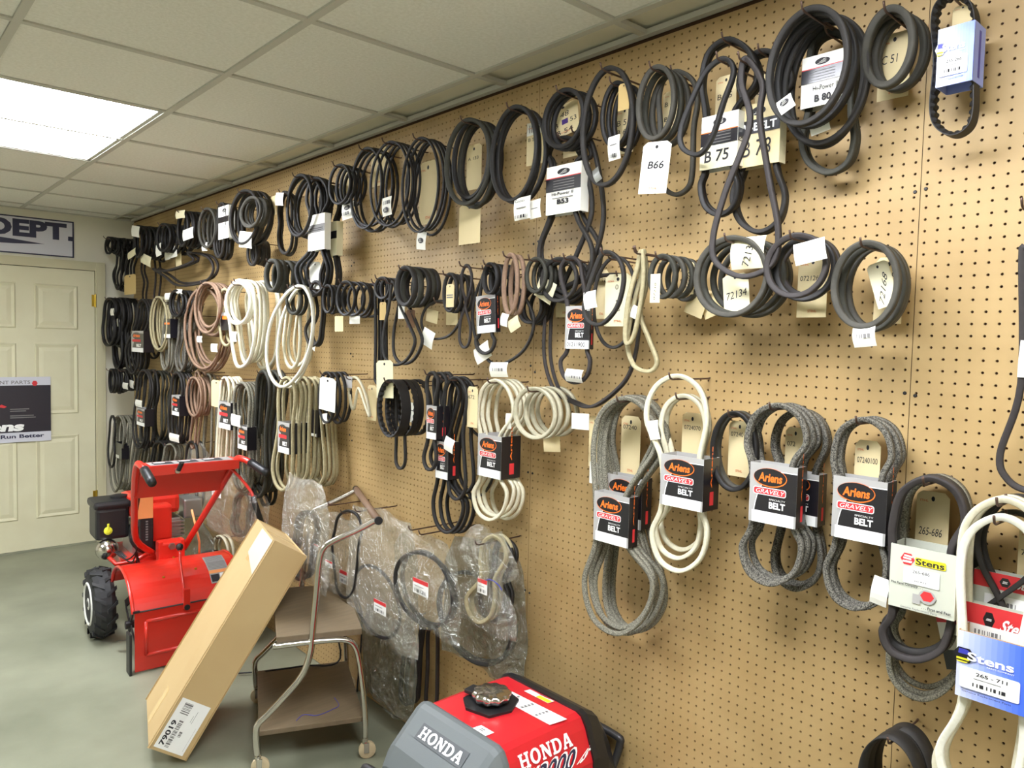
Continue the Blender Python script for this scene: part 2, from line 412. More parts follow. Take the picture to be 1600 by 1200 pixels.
nt.links.new(gf.outputs[0], gm.inputs[0]); nt.links.new(gt_.outputs[0], gm.inputs[1]); nt.links.new(gg.outputs[0], gm.inputs[2]); nt.links.new(gm.outputs[0], go.inputs[0])
for i, (a, b) in enumerate(WIN):
    w = finish(bpy.data.objects.new('window_%d' % (i+1), None), kind='structure'); COL.objects.link(w); w.location = (XL, (a+b)/2, WZ0); ORG[w.name] = np.array((XL, (a+b)/2, WZ0))
    f = MB()
    for p, q in (((a, WZ0), (b, WZ0+.05)), ((a, WZ1-.05), (b, WZ1)), ((a, WZ0+.05), (a+.05, WZ1-.05)), ((b-.05, WZ0+.05), (b, WZ1-.05)), (((a+b)/2-.02, WZ0+.05), ((a+b)/2+.02, WZ1-.05))): f.box((XL-.08, p[0], p[1]), (XL-.03, q[0], q[1]))
    f.build('window_frame', 'frame_paint', w)
    for p, q in ((a+.05, (a+b)/2-.02), ((a+b)/2+.02, b-.05)): MB().box((XL-.058, p, WZ0+.05), (XL-.054, q, WZ1-.05)).build('pane', 'window_glass', w)
    ld = bpy.data.lights.new('daylight_portal', 'AREA'); ld.shape = 'RECTANGLE'; ld.size = b-a; ld.size_y = WZ1-WZ0; ld.cycles.is_portal = True
    lo = bpy.data.objects.new('daylight_portal', ld); COL.objects.link(lo); lo.location = (XL-.09, (a+b)/2, (WZ0+WZ1)/2); lo.rotation_euler = (math.pi/2, 0, -math.pi/2)
structure('wall_front', MB().box((XL, YF-.1, 0), (.03, YF, CEIL+.02)), 'wall_cream')
# ---- door in the back wall
dx1 = ony(147, 600, YB)[0]; dx0 = dx1-.915; dz1 = ony(140, 424, YB)[2]
d = finish(bpy.data.objects.new('door_1', None), kind='structure'); COL.objects.link(d); d.location = (dx0, YB, 0); ORG[d.name] = np.array((dx0, YB, 0.))
m = MB(); yf = YB-.03
stile, rail = .115, .12
m.box((dx0, yf, .012), (dx1, YB-.004, dz1))
m.build('slab', 'door_paint', d)
rows = [(.24, .86), (1.02, 1.55), (1.66, dz1-.12)]
w2 = (dx1-dx0-3*stile)/2
for z0, z1 in rows:
    for k in range(2):
        a = dx0+stile+k*(w2+stile); b = a+w2
        q = MB(); e = .028
        o_ = [(a, yf-.001, z0), (b, yf-.001, z0), (b, yf-.001, z1), (a, yf-.001, z1)]
        o1 = [(a, yf-.009, z0), (b, yf-.009, z0), (b, yf-.009, z1), (a, yf-.009, z1)]
        o2 = [(a+e, yf-.001, z0+e), (b-e, yf-.001, z0+e), (b-e, yf-.001, z1-e), (a+e, yf-.001, z1-e)]
        o3 = [(a+2*e, yf-.008, z0+2*e), (b-2*e, yf-.008, z0+2*e), (b-2*e, yf-.008, z1-2*e), (a+2*e, yf-.008, z1-2*e)]
        q.v = o_+[(p[0]+(.008 if p[0] == a else -.008), yf-.009, p[2]+(.008 if p[2] == z0 else -.008)) for p in o1]+o2+o3
        q.f = [(s_*4+i, s_*4+(i+1) % 4, (s_+1)*4+(i+1) % 4, (s_+1)*4+i) for s_ in range(3) for i in range(4)]+[(12, 13, 14, 15)]; q.m = [0]*13
        q.build('door_panel', 'door_paint', d)
fr = .07
q = MB()
for a, b in (((dx1+.004, 0), (dx1+.004+fr, dz1+fr)), ((dx0-.004-fr, 0), (dx0-.004, dz1+fr)), ((dx0-.004, dz1+.004), (dx1+.004, dz1+fr))):
    q.box((a[0], YB-.036, a[1]), (b[0], YB, b[1])); q.box((a[0]+.008, YB-.042, a[1]), (b[0]-.022, YB, b[1]-.01))
q.build('door_frame', 'frame_paint', d)
MB().box((dx0, YB-.05, 0), (dx1, YB, .011)).build('threshold', 'floor', d)
for z in (ony(145, 470, YB)[2], ony(143, 775, YB)[2]):
    h = MB().lathe((dx1+.003, yf-.012, z-.05), (0, 0, 1), [(0, .007), (.1, .007)], 10); h.box((dx1-.02, yf-.004, z-.045), (dx1, yf, z+.045)); h.build('hinge', 'brass', d)
MB().lathe((dx0+.07, yf, .98), (0, -1, 0), [(0, .03), (.006, .03), (.012, .012), (.035, .012), (.045, .027), (.065, .027), (.072, .012)], 14).build('door_knob', 'brass', d, smooth=True)
# ---- sign over the door
def panel(name, label, cat, x0, z0, x1, z1, m, art, yy=None, th=.006):
    y = YB if yy is None else yy
    o = MB().box((x0, y-th, z0), (x1, y-.0005, z1)).build(name, m, label=label, cat=cat)
    layer([(x0, y-th, z1), (x1, y-th, z1), (x1, y-th, z0), (x0, y-th, z0)], art, 'lettering', o, .0006); return o
sx1, sz1 = ony(115, 347, YB)[0], ony(116, 347, YB)[2]; sz0 = ony(112, 403, YB)[2]; sx0 = sx1-1.05
f = lambda px: (ony(px, 375, YB)[0]-sx0)/(sx1-sx0)
lx0 = f(-22)
art = [rc('ink_navy', 0, .965, 1, 1), rc('ink_navy', 0, 0, 1, .035), rc('ink_navy', .99, 0, 1, 1), txt('DEPT', lx0, .46, f(104)-lx0, .46, 'ink_navy', .05), rc('ink_navy', f(106), .46, f(113), .58),
       pol('ink_navy', [(lx0, .24), (lx0, .42), (f(20), .38), (f(70), .31), (f(20), .26)])]
panel('wall_sign', 'white sign reading DEPT. in dark letters over the door', 'sign', sx0, sz0, sx1, sz1, 'sign_white', art)
px1, pz1 = ony(77, 588, YB)[0], ony(77, 588, YB)[2]; pz0 = ony(76, 687, YB)[2]; px0 = px1-.62
g = lambda px: (ony(px, 640, yf)[0]-px0)/(px1-px0)
art = [rc('poster_dark', 0, .15, 1, .87), txt('REPLACEMENT PARTS', g(-60), .89, g(47)-g(-60), .055, 'ink_grey', .01),
       txt('Stens', g(-55), .17, g(35)-g(-55), .15, 'ink_white', .05, .2), txt('Equipment Run Better', g(-75), .045, g(68)-g(-75), .075, 'ink_navy', .03),
       pol('ink_red', [(g(54)+.03*math.cos(k*math.pi/3), .90+.045*math.sin(k*math.pi/3)) for k in range(6)]),
       rc('ink_grey', g(15), .50, g(45), .515), rc('ink_grey', g(15), .47, g(40), .485), rc('ink_grey', g(15), .40, g(52), .415), rc('ink_grey', g(15), .37, g(55), .385),
       pol('ink_red', [(g(-6), .55), (g(6), .53), (g(10), .55), (g(2), .585)])]
panel('poster', 'dark poster ending in ens with red mark hung on the door', 'poster', px0, pz0, px1, pz1, 'sign_white', art, yf-.012, .004)
# ================================================================== belts, hooks, tags, sleeves
def E(x0, y0, x1, y1): return ('E', x0, y0, x1, y1)
def K(xt, yt, wt, yp, xp, wp, xb, yb, wb): return ('K', xt, yt, wt, yp, xp, wp, xb, yb, wb)
def Lp(*p): return ('P',)+p
def ctrl3(c, off):
    """control points on the plane x = -off"""
    if c[0] == 'E':
        _, x0, y0, x1, y1 = c; xm, ym = (x0+x1)/2, (y0+y1)/2
        ya, yb = onx(x0, ym, off)[1], onx(x1, ym, off)[1]; za, zb = onx(xm, y1, off)[2], onx(xm, y0, off)[2]
        cy, cz, ry, rz = (ya+yb)/2, (za+zb)/2, abs(ya-yb)/2, (zb-za)/2
        return np.array([(-off, cy+ry*math.sin(a), cz+rz*math.cos(a)) for a in np.linspace(0, -2*math.pi, 12, endpoint=False)])
    if c[0] == 'K':
        _, xt, yt, wt, yp, xp, wp, xb, yb, wb = c
        ya, yz = yp if isinstance(yp, tuple) else (yp, yp); yp = ya; pc = onx(xp, yp, off); ra = abs(onx(xp, yp-10, off)[2]-pc[2]); rb_ = abs(onx(xp+10, yp, off)[1]-pc[1]); r = min(3.5, max(1, rb_/ra))*1.3
        ht = min(wt*r, (yp-yt)*.6); hb = min(wb*r, (yb-yz)*.6)
        rt = [(xt, yt), (xt+.74*wt, yt+.3*ht), (xt+wt, yt+ht), (xp+wp, ya)]+([(xp+wp, yz)] if yz > ya else [])+[(xb+wb, yb-hb), (xb+.74*wb, yb-.3*hb), (xb, yb)]
        lf = [(xb-.74*wb, yb-.3*hb), (xb-wb, yb-hb)]+([(xp-wp, yz)] if yz > ya else [])+[(xp-wp, ya), (xt-wt, yt+ht), (xt-.74*wt, yt+.3*ht)]
        return np.array([onx(*p, off) for p in rt+lf])
    return np.array([onx(p[0], p[1], off+(p[2] if len(p) > 2 else 0)) for p in c[1:]])
PROF = np.array([(.5, .5), (.5, .2), (.33, -.42), (.27, -.5), (-.27, -.5), (-.33, -.42), (-.5, .2), (-.5, .5)])
FLAT = np.array([(.5, .5), (.35, -.5), (-.35, -.5), (-.5, .5)])
def sweep(P, w, t, far=False, teeth=0, closed=True):
    n = len(P); ax = np.array([1., 0, 0])
    T = np.roll(P, -1, 0)-np.roll(P, 1, 0)
    if not closed: T[0] = P[1]-P[0]; T[-1] = P[-1]-P[-2]
    T /= np.linalg.norm(T, axis=1)[:, None]+1e-12
    Bn = ax-T*(T@ax)[:, None]; Bn /= np.linalg.norm(Bn, axis=1)[:, None]+1e-12
    N = np.cross(T, Bn)
    if (N*(P-P.mean(0))).sum() < 0: N = -N; Bn = Bn*1
    pr = FLAT if far else PROF; k = len(pr)
    h = np.broadcast_to(pr[:, 1]*t, (n, k)).copy()
    if teeth:
        up = (np.arange(n)//2) % 2 == 0
        h[up[:, None] & (pr[:, 1] < 0)[None, :]] -= teeth
    V = P[:, None, :]+N[:, None, :]*h[:, :, None]+Bn[:, None, :]*(pr[:, 0]*w)[None, :, None]
    i = np.arange(n if closed else n-1)[:, None]; j = (i+1) % n; q = np.arange(k)[None]; r = (q+1) % k
    F = np.stack([i*k+q, i*k+r, j*k+r, j*k+q], -1).reshape(-1, 4).tolist()
    if not closed: F += [list(range(k))[::-1], list(range((n-1)*k, n*k))]
    return V.reshape(-1, 3), F
def samp(P, per):
    return spline(P, per)
def helix(P, turns, dx, var, rng):
    """one long belt coiled into several turns"""
    n = len(P); zt = P[:, 2].max(); yc = P[:, 1].mean(); out = []
    sc = [1+rng.uniform(-var, var*.3) for _ in range(turns)]; sh = [rng.uniform(-.5, .5)*var*.3 for _ in range(turns)]; sc[0] = 1; sh[0] = 0
    for k in range(turns):
        for i in range(n):
            f = i/n; s = sc[k]*(1-f)+sc[(k+1) % turns]*f; h = sh[k]*(1-f)+sh[(k+1) % turns]*f
            x = (k+f)*dx if k < turns-1 else (turns-1)*dx*(1-f)
            p = P[i]; out.append((p[0]+x, yc+(p[1]-yc)*s+h, zt+(p[2]-zt)*s))
    return np.array(out)
nb = 0
HOOKS = []
MORE = MB(); MOREM = []
def B(label, m, c, off, n=1, dx=.018, w=.014, t=.010, turns=1, var=.05, name='drive_belt', group=None, hook=True, teeth=0, cat='belt', sway=.006, hlen=.03, tw=0, seed=None):
    """n belts hanging one behind the other on a hook; returns the front one"""
    global nb
    nb += 1; rng = random.Random(nb*17+3 if seed is None else seed)
    P0 = ctrl3(c, off); depth = P0[:, 1].mean(); far = depth > 3.0
    if far and not teeth: w *= 1.15; t *= 1.3
    if depth > 3.5 and n > 2 and not c[0] == 'P': n, dx = int(n*1.7), dx/1.7; var *= 1.3
    res = []
    for i in range(n):
        P = P0.copy(); zt = P[:, 2].max(); yc = P[:, 1].mean()
        if i:
            s = 1+rng.uniform(-var, var*.5); sy = 1+rng.uniform(-var, var)
            P[:, 1] = yc+(P[:, 1]-yc)*sy+rng.uniform(-sway, sway); P[:, 2] = zt+(P[:, 2]-zt)*s-rng.uniform(0, .003)
        k = rng.uniform(-.10, .10)*(0 if tw is None else 1)+(tw or 0)
        P[:, 0] += i*dx*turns+(P[:, 1]-yc)*k
        P[:, 0] = np.minimum(P[:, 0], -.5*w-.004)
        if turns > 1: P = helix(P, turns, dx, var, rng)
        per = 4 if far else (5 if depth > 1.6 else 7)
        if teeth:
            P = spline(P, 20); L = np.linalg.norm(np.roll(P, -1, 0)-P, axis=1); cum = np.concatenate([[0], np.cumsum(L)]); tot = cum[-1]
            nt = int(tot/teeth/4)*4; sN = np.linspace(0, tot, nt, endpoint=False); Pc = np.vstack([P, P[:1]])
            P = np.stack([np.interp(sN, cum, Pc[:, q]) for q in range(3)], 1)
        else: P = spline(P, per)
        P[:, 0] = np.minimum(P[:, 0], -.5*w-.003)
        V, F = sweep(P, w, t, far, teeth*.9 if teeth else 0)
        if depth > 3.3 and i > (2 if depth < 4.2 else 1):      # beyond the 300 that show largest: one object of stuff
            mm = m if isinstance(m, str) else m[i % len(m)]
            if mm not in MOREM: MOREM.append(mm)
            MORE.add(V, F, MOREM.index(mm)); continue
        nn = n if depth <= 3.3 else min(n, 3 if depth < 4.2 else 2)
        lab = label if n == 1 else ('frontmost' if i == 0 else 'rearmost' if i == n-1 and nn == n else ('second', 'third', 'fourth', 'fifth', 'sixth', 'seventh', 'eighth', 'ninth', 'tenth', 'eleventh', 'twelfth')[i-1])+' of the '+label
        o = obj(name, V, F, m if isinstance(m, str) else m[i % len(m)], smooth=not teeth, label=lab, cat=cat, group=group or (label if n > 1 else None))
        res.append(o)
    if hook:
        i = int(P0[:, 2].argmax()); tp = P0[i]
        HOOKS.append((tp[1], tp[2]-t*.5-.004, off+hlen, label))
    return res[0]
def hook_obj(y, z, L, label, bend=.018):
    pts = [(.006, y, z+.004), (-.006, y, z), (-L*.5, y, z), (-L+.01, y, z), (-L, y, z+.004), (-L-.004, y, z+.012), (-L-.006, y, z+bend)]
    m = MB().tube(pts, .0026, 6); return m.build('peg_hook', 'hook_steel', smooth=True, label=label, cat='hook')
def wquad(b, off, ang=0, tilt=0):
    """upright rectangle parallel to the wall seen in pixel box b; corners tl, tr, br, bl"""
    x0, y0, x1, y1 = b; xm, ym = (x0+x1)/2, (y0+y1)/2
    c = onx(xm, ym, off); hw = abs(onx(x0, ym, off)[1]-onx(x1, ym, off)[1])/2; hh = abs(onx(xm, y0, off)[2]-onx(xm, y1, off)[2])/2
    if c[1] > 3.6: ang *= .25
    a = math.radians(ang); ca, sa = math.cos(a), math.sin(a)
    return [np.array((-off+tilt*(v*hh), c[1]-(u*hw*ca+v*hh*sa), c[2]+(v*hh*ca-u*hw*sa))) for u, v in ((-1, 1), (1, 1), (1, -1), (-1, -1))]
def bil(q, u, v): return q[0]*(1-u)*v+q[1]*u*v+q[2]*u*(1-v)+q[3]*(1-u)*(1-v)
def tag(label, b, off, art=(), ang=0, m='manila', tilt=0, clip=True, red=True, cat='tag', name='hang_tag', curl=0, string=True, group=None):
    q = wquad(b, off, ang, tilt)
    out = [(0, 0), (1, 0), (1, .93), (.84, 1), (.16, 1), (0, .93)] if clip else [(0, 0), (1, 0), (1, 1), (0, 1)]
    if curl:
        V = []; F = []; nseg = 6
        for i in range(nseg+1):
            v = 1-i/nseg; bx = curl*math.sin(math.pi*i/nseg)
            for u in (0, 1): V.append(bil(q, u, v)-np.array([bx, 0, 0]))
        k = len(V); V += [p+np.array([.0007, 0, 0]) for p in V]
        F = [(2*i, 2*i+1, 2*i+3, 2*i+2) for i in range(nseg)]+[(k+2*i+2, k+2*i+3, k+2*i+1, k+2*i) for i in range(nseg)]
        o = obj(name, V, F, m, label=label, cat=cat, smooth=True, group=group)
    else:
        o = MB().prism([bil(q, u, v) for u, v in out], (.0007, 0, 0)).build(name, m, label=label, cat=cat, group=group)
    a = list(art)
    if clip and not curl: a.append(ell('ink', .5, .9, .055, .035, 12))
    if red and clip and not curl: a += [txt('STIHL', .1, .85, .26, .03, 'ink_faintred', .02), txt('STIHL', .38, .08, .3, .045, 'ink_faintred', .02)]
    if a: layer(q, a, 'print', o, .0006+(curl or 0)*1.02)
    return o
def stick(par, b, off, ang=0, m='card_white', art=True, bulge=.004, tilt=0):
    """small paper label wrapped on a belt"""
    q = wquad(b, off, ang, tilt); V = []; n = 5
    for i in range(n+1):
        v = 1-i/n; bx = bulge*math.sin(math.pi*i/n)
        for u in (0, 1): V.append(bil(q, u, v)-np.array([bx, 0, 0]))
    k = len(V); V += [p+np.array([.0008, 0, 0]) for p in V]
    F = [(2*i, 2*i+1, 2*i+3, 2*i+2) for i in range(n)]+[(k+2*i+2, k+2*i+3, k+2*i+1, k+2*i) for i in range(n)]+[(2*i, 2*i+2, k+2*i+2, k+2*i) for i in range(n)]+[(2*i+1, k+2*i+1, k+2*i+3, 2*i+3) for i in range(n)]
    o = obj('sticker', V, F, m, par)
    if art and art is not True: layer(q, art, 'print', o, bulge+.0012)
    return o
# ---- printed sleeves
def art_ariens(hand=None):
    bnd = [(.12, .2), (.145, .33), (.18, .45), (.235, .57), (.29, .665)]
    a = [pol('card_black', bnd[:1]+[(1, .2), (1, .885), (.62, .885)]+[(.60, .7)]+bnd[:0:-1]),
         pol('ink_white', bnd+[(p[0]-.018, p[1]) for p in bnd[::-1]]), rc('ink_white', .6, .885, 1, .9),
         rc('ink_white', .07, 0, .96, .2), ell('ink_orange', .44, .775, .355, .158), ell('card_black', .435, .782, .345, .146),
         txt('Ariens', .19, .70, .5, .15, 'ink_orange', .03, .12), rrc('ink_white', .09, .475, .79, .605, .05, .04), rrc('ink_red', .105, .488, .775, .592, .04, .03),
         txt('GRAVELY', .14, .505, .6, .07, 'ink_white', .0, .35), txt('SPECIALTY', .44, .40, .34, .028, 'ink_white', .0), txt('BELT', .44, .265, .34, .11, 'ink_white', .035)]
    if hand: a.append(txt(hand, .1, .05, .74, .1, 'ink', 0, .1))
    return a
def lion(u, v, w, h):
    a = [ell('ink', u, v, w, h)]
    for k in range(4): a.append(pol('card_white', [(u-w*.7+k*w*.25, v-h*.6+k*h*.32), (u+w*.5, v-h*.45+k*h*.32), (u+w*.55, v-h*.36+k*h*.32), (u-w*.65+k*w*.25, v-h*.48+k*h*.32)]))
    return a
def art_gates(low=(), line='ink_red', band=(.47, .74)):
    a = lion(.5, .86, .18, .065)+[rc(line, 0, band[1], 1, band[1]+.018), rc('card_black', 0, band[0], 1, band[1])]
    for k in range(4): a.append(rc('ink_grey', .22, band[0]+.04+k*.055, .82, band[0]+.053+k*.055))
    return a+list(low)
def hexa(m, u, v, ru, rv): return pol(m, [(u+ru*math.cos(k*math.pi/3), v+rv*math.sin(k*math.pi/3)) for k in range(6)])
def art_stensblue(num):
    a = [rc('blue%d' % i, i/13, 0, (i+1)/13, 1) for i in range(13)]
    a += [hexa('card_black', .10, .645, .16, .125), pol('ink_blue', [(.02, .66), (.17, .66), (.19, .70), (.14, .735), (.03, .735)]), pol('ink_yellow', [(0, .60), (.19, .60), (.17, .57), (0, .57)]), pol('ink_yellow', [(0, .55), (.16, .55), (.13, .53), (.02, .53)]),
          txt('Stens', .15, .585, .62, .13, 'ink_white', .025), txt('PARTS COMPANY', .42, .545, .36, .022, 'ink_white'),
          rrc('label_white', .06, .16, .86, .48, .04, .03), txt(num, .28, .38, .42, .055, 'ink', .02),
          rc('ink_grey', .25, .33, .62, .34), bars('ink', .24, .215, .7, .27, 14, 3), txt('Genuine Replacement Parts', .1, .09, .66, .035, 'ink_navy', .01)]
    return a
def slogo(u, v, s, red='ink_red', wh='ink_white'):
    a = [hexa(red, u, v, s, s*.95)]
    a += [pol(wh, [(u-s*.55, v+s*.38), (u+s*.72, v+s*.25), (u+s*.72, v+s*.52), (u-s*.45, v+s*.62)]), pol(wh, [(u-s*.6, v+s*.0), (u+s*.55, v-.05*s), (u+s*.5, v+s*.18), (u-s*.6, v+s*.25)]), pol(wh, [(u-s*.7, v-s*.5), (u+s*.6, v-s*.5), (u+s*.7, v-s*.2), (u-s*.7, v-s*.22)])]
    return a
def art_stensgrey():
    a = slogo(.27, .80, .11)+[rrc('ink_yellow', .39, .735, .85, .855, .02, .02), txt('Stens', .40, .745, .43, .10, 'ink', .025),
        rrc('label_white', .22, .42, .77, .68, .02, .02), txt('265-686', .36, .60, .26, .05, 'ink', 0), bars('ink_grey', .40, .47, .58, .49, 8, 2),
        txt('The Parts Company . . .', .03, .37, .5, .045, 'ink', .02), rc('card_silver', .38, .13, .50, .28), ell('card_silver', .60, .27, .13, .11), hexa('ink_red', .60, .28, .105, .085),
        txt('. . . First and Fast', .52, .075, .44, .045, 'ink', .02), txt('Genuine Replacement Parts', .20, .015, .56, .04, 'ink_grey', .01)]
    return a
def art_stensred(top=.62):
    return [rc('ink_red', 0, top, 1, 1), hexa('card_black', .42, (1+top)/2, .075, (1-top)*.32)]+slogo(.42, (1+top)/2, .05, 'card_black')+[txt('Stens', .54, top+.1, .36, (1-top)*.5, 'ink_white', .025, .2), rc('label_white', .16, .12, .9, .48), bars('ink_grey', .25, .22, .6, .34, 16, 5)]
def sleeve(par, b, off, depth, m, art=None, side=None, sidem=None, ang=0, q=None):
    """open card tube around the belts"""
    q = q or wquad(b, off, ang); d = np.array([depth, 0, 0]); t = .0012
    mb = MB(); mats = [m, sidem or m]
    bk = [p+d for p in q]
    for (i, j, k) in ((0, 1, 0), (3, 2, 0)): pass
    V = q+bk; inn = [p+np.array([t, 0, 0]) for p in q]
    mb.add(V, [(3, 2, 1, 0)], 0); mb.add(V, [(4, 5, 6, 7)], 0); mb.add(V, [(1, 2, 6, 5)], 1); mb.add(V, [(0, 4, 7, 3)], 0)
    c = sum(V)/8; Vi = [c+(p-c)*np.array([.93, .975, 1.0]) for p in V]
    mb.add(Vi, [(0, 1, 2, 3)], 0); mb.add(Vi, [(7, 6, 5, 4)], 0); mb.add(Vi, [(5, 6, 2, 1)], 1); mb.add(Vi, [(3, 7, 4, 0)], 0)
    for a_ in (0, 1, 2, 3):
        pass
    mb.add(V+Vi, [(0, 1, 9, 8), (1, 5, 13, 9), (5, 4, 12, 13), (4, 0, 8, 12), (2, 3, 11, 10), (6, 2, 10, 14), (7, 6, 14, 15), (3, 7, 15, 11)], 0)
    o = mb.build('sleeve', mats, par)
    if art: layer(q, art, 'print', o, .0005)
    if side: layer([q[1], q[1]+d, q[2]+d, q[2]], side, 'side_print', o, .0005)
    return o
SIDE_A = [txt('Ariens', .1, .78, .8, .1, 'ink_orange', .02, 0, 90), rc('ink_red', .42, .10, .66, .36)]
def ariens(par, b, off, depth=.03, hand=None, ang=0): return sleeve(par, b, off, depth, 'card_silver', art_ariens(hand), SIDE_A, 'card_black', ang)
def ariens_far(par, b, off, depth=.03, ang=0):
    a = [pol('card_black', [(.12, .2), (1, .2), (1, .88), (.62, .88), (.29, .66)]), rc('ink_white', .07, 0, .96, .2), ell('card_black', .43, .78, .35, .15), txt('Ariens', .15, .70, .56, .16, 'ink_orange', .04, .12), rrc('ink_red', .1, .48, .78, .6, .04, .03), txt('BELT', .44, .25, .38, .13, 'ink_white', .05)]
    return sleeve(par, b, off, depth, 'card_silver', a, None, 'card_black', ang)
def bagmesh(b, off, th, rng, top=.55, flare=.0, n=16, knot=None, sag=.4):
    q = wquad(b, off); cx = -off
    ph = [rng.uniform(0, 6.3) for _ in range(8)]
    def surf(sg):
        V = []
        for i in range(n+1):
            v = 1-i/n
            wv = 1 if v < .75 else 1-(1-top)*((v-.75)/.25)**1.3
            if knot: wv *= 1-.55*math.exp(-((v-knot)/.10)**2)
            for j in range(n+1):
                u = j/n; uu = .5+(u-.5)*wv
                p = bil(q, uu, v).copy()
                prof = (max(0, math.sin(math.pi*u)))**.6*(max(0, math.sin(math.pi*min(1, (v*.93+.035)))))**.5*(1-sag*v)
                wr_ = .010*math.sin(9*u+7*v+ph[0])+.007*math.sin(17*u-5*v+ph[1])+.006*math.sin(23*u*(1.3-v)+ph[2])+.004*math.sin(31*v+6*u+ph[3])
                e = prof*(th/2)*sg+wr_*(.35+.65*min(1, prof*1.5))
                p[0] -= e
                p[1] += .006*math.sin(11*v+ph[4])*(abs(u-.5)*2); p[2] += .008*math.sin(8*u+ph[5])*(abs(v-.5)*2)
                p[0] = min(p[0], -.008)
                V.append(p)
        return V
    a, c = surf(1), surf(-1); N = (n+1)**2
    F = [(i*(n+1)+j, (i+1)*(n+1)+j, (i+1)*(n+1)+j+1, i*(n+1)+j+1) for i in range(n) for j in range(n)]
    F2 = [tuple(N+k for k in reversed(f)) for f in F]
    return a+c, F+F2
def bag(label, b, off, th=.05, m='bag_clear', lab=None, name='plastic_bag', **kw):
    global nb
    nb += 1; rng = random.Random(nb*7+1)
    V, F = bagmesh(b, off, th, rng, **kw)
    o = obj(name, V, F, m, smooth=True, label=label, cat='bag')
    if lab:
        lb, lo = lab; q = wquad(lb, lo); l = MB().prism([q[3], q[2], q[1], q[0]], (.0006, 0, 0)).build('paper_label', 'label_white', o)
        layer(q, [rc('ink_red', 0, .72, 1, 1), bars('ink', .12, .1, .85, .32, 12, 3), rc('ink_grey', .1, .5, .7, .54)], 'print', l, .0005)
    return o
# ================================================================== hanging stock: top row, near to far
IK = 'ink'
b = B('black toothed timing belt in the blue sleeve at top right', 'rub_black', K(1493, -6, 33, 100, 1494, 30, 1491, 212, 33), .075, 1, w=.036, t=.006, teeth=.004, name='toothed_belt')
sleeve(b, (1464, 40, 1521, 131), .108, .062, 'blue4', art_stensblue('255-266'), [rc('blue6', 0, 0, 1, 1), rc('ink_blue', .4, .1, .6, .9)], 'blue5')
tag('cream tag hanging above the blue timing belt sleeve', (1488, 8, 1520, 48), .045)
b = B('thick grey V-belts coiled around the C 51 tag', 'rub_grey', E(1353, 16, 1426, 130), .115, 2, turns=2, w=.021, t=.014, dx=.022, var=.07)
tag('manila tag handwritten C 51 inside the thick grey coil', (1372, 52, 1421, 154), .035, [txt('C 51', .1, .55, .5, .13, IK, 0, .15)])
b = B('large black V-belts coiled on the biggest top-row hook', ['rub_dark', 'rub_black'], E(1200, 16, 1326, 190), .19, 2, turns=2, w=.017, t=.012, dx=.02, var=.06)
stick(b, (1216, 151, 1240, 174), .208, -25, art=lion(.5, .6, .3, .2))
b = B('heavy dark V-belt hanging low behind the biggest top-row coil', 'rub_dark', E(1228, 30, 1354, 222), .11, 2, turns=1, w=.017, t=.012, dx=.02, var=.06)
stick(b, (1266, 180, 1296, 208), .125, -10, art=[rc('ink_grey', .2, .3, .8, .6)])
b = B('dark V-belt in a white printed sleeve inside the biggest coil', 'rub_olive', K(1300, 50, 34, 170, 1297, 32, 1294, 270, 40), .07, 2, w=.017, t=.012, var=.03)
sleeve(b, (1252, 84, 1316, 164), .092, .035, 'card_white', art_gates([txt('Hi-Power II', .3, .3, .6, .1, IK), txt('B 80', .35, .08, .4, .14, IK, .03)]), None, 'card_black')
# B75 / B78
b = B('black V-belt in the white sleeve marked B 75', 'rub_black', K(1140, 62, 44, (180, 260), 1124, 22, 1124, 336, 30), .13, 2, w=.017, t=.011, var=.04)
sleeve(b, (1095, 178, 1152, 262), .142, .035, 'card_white', art_gates([rc('card_cream', 0, 0, 1, .42), txt('B 75', .12, .12, .66, .22, IK, .02, .1)], 'ink_orange', (.44, .68)), [rc('card_black', 0, .44, 1, .68), txt('Gates', .2, .46, .6, .05, 'ink_white')], 'card_white')
b = B('black V-belt in the tan V-BELT sleeve marked B 78', 'rub_dark', K(1196, 80, 40, (163, 255), 1187, 25, 1186, 362, 40), .10, 2, w=.017, t=.011, var=.04)
sleeve(b, (1156, 160, 1218, 258), .115, .03, 'manila', lion(.45, .87, .18, .07)+[rc('card_black', 0, .52, 1, .74), txt('V-BELT', .08, .56, .84, .13, 'ink_white', .03), txt('B 78', .08, .16, .7, .26, IK, 0, .1)], None, 'card_cream')
B('long narrow black V-belt looping down past the V-BELT sleeve', 'rub_violet', Lp((1166, 92), (1190, 130), (1186, 185), (1200, 280), (1213, 360), (1204, 412), (1160, 432), (1122, 410), (1118, 370), (1136, 300), (1172, 195), (1160, 130)), .175, 1, w=.013, t=.012)
tag('manila tag inside the coil above the B 75 sleeve', (1118, 118, 1150, 190), .06, [txt('B 65', .1, .5, .7, .12, IK, 0, .1)])
tag('manila tag left of the biggest top-row coil', (1180, 115, 1215, 175), .05, [txt('B 7', .1, .5, .5, .12, IK, 0, .1)])
B('slim black V-belt loop between the B 66 tag and B 75 sleeve', 'rub_black', Lp((1132, 92), (1146, 112), (1130, 160), (1112, 215), (1092, 241), (1068, 232), (1064, 205), (1080, 160), (1104, 112)), .19, 1, w=.013, t=.011)
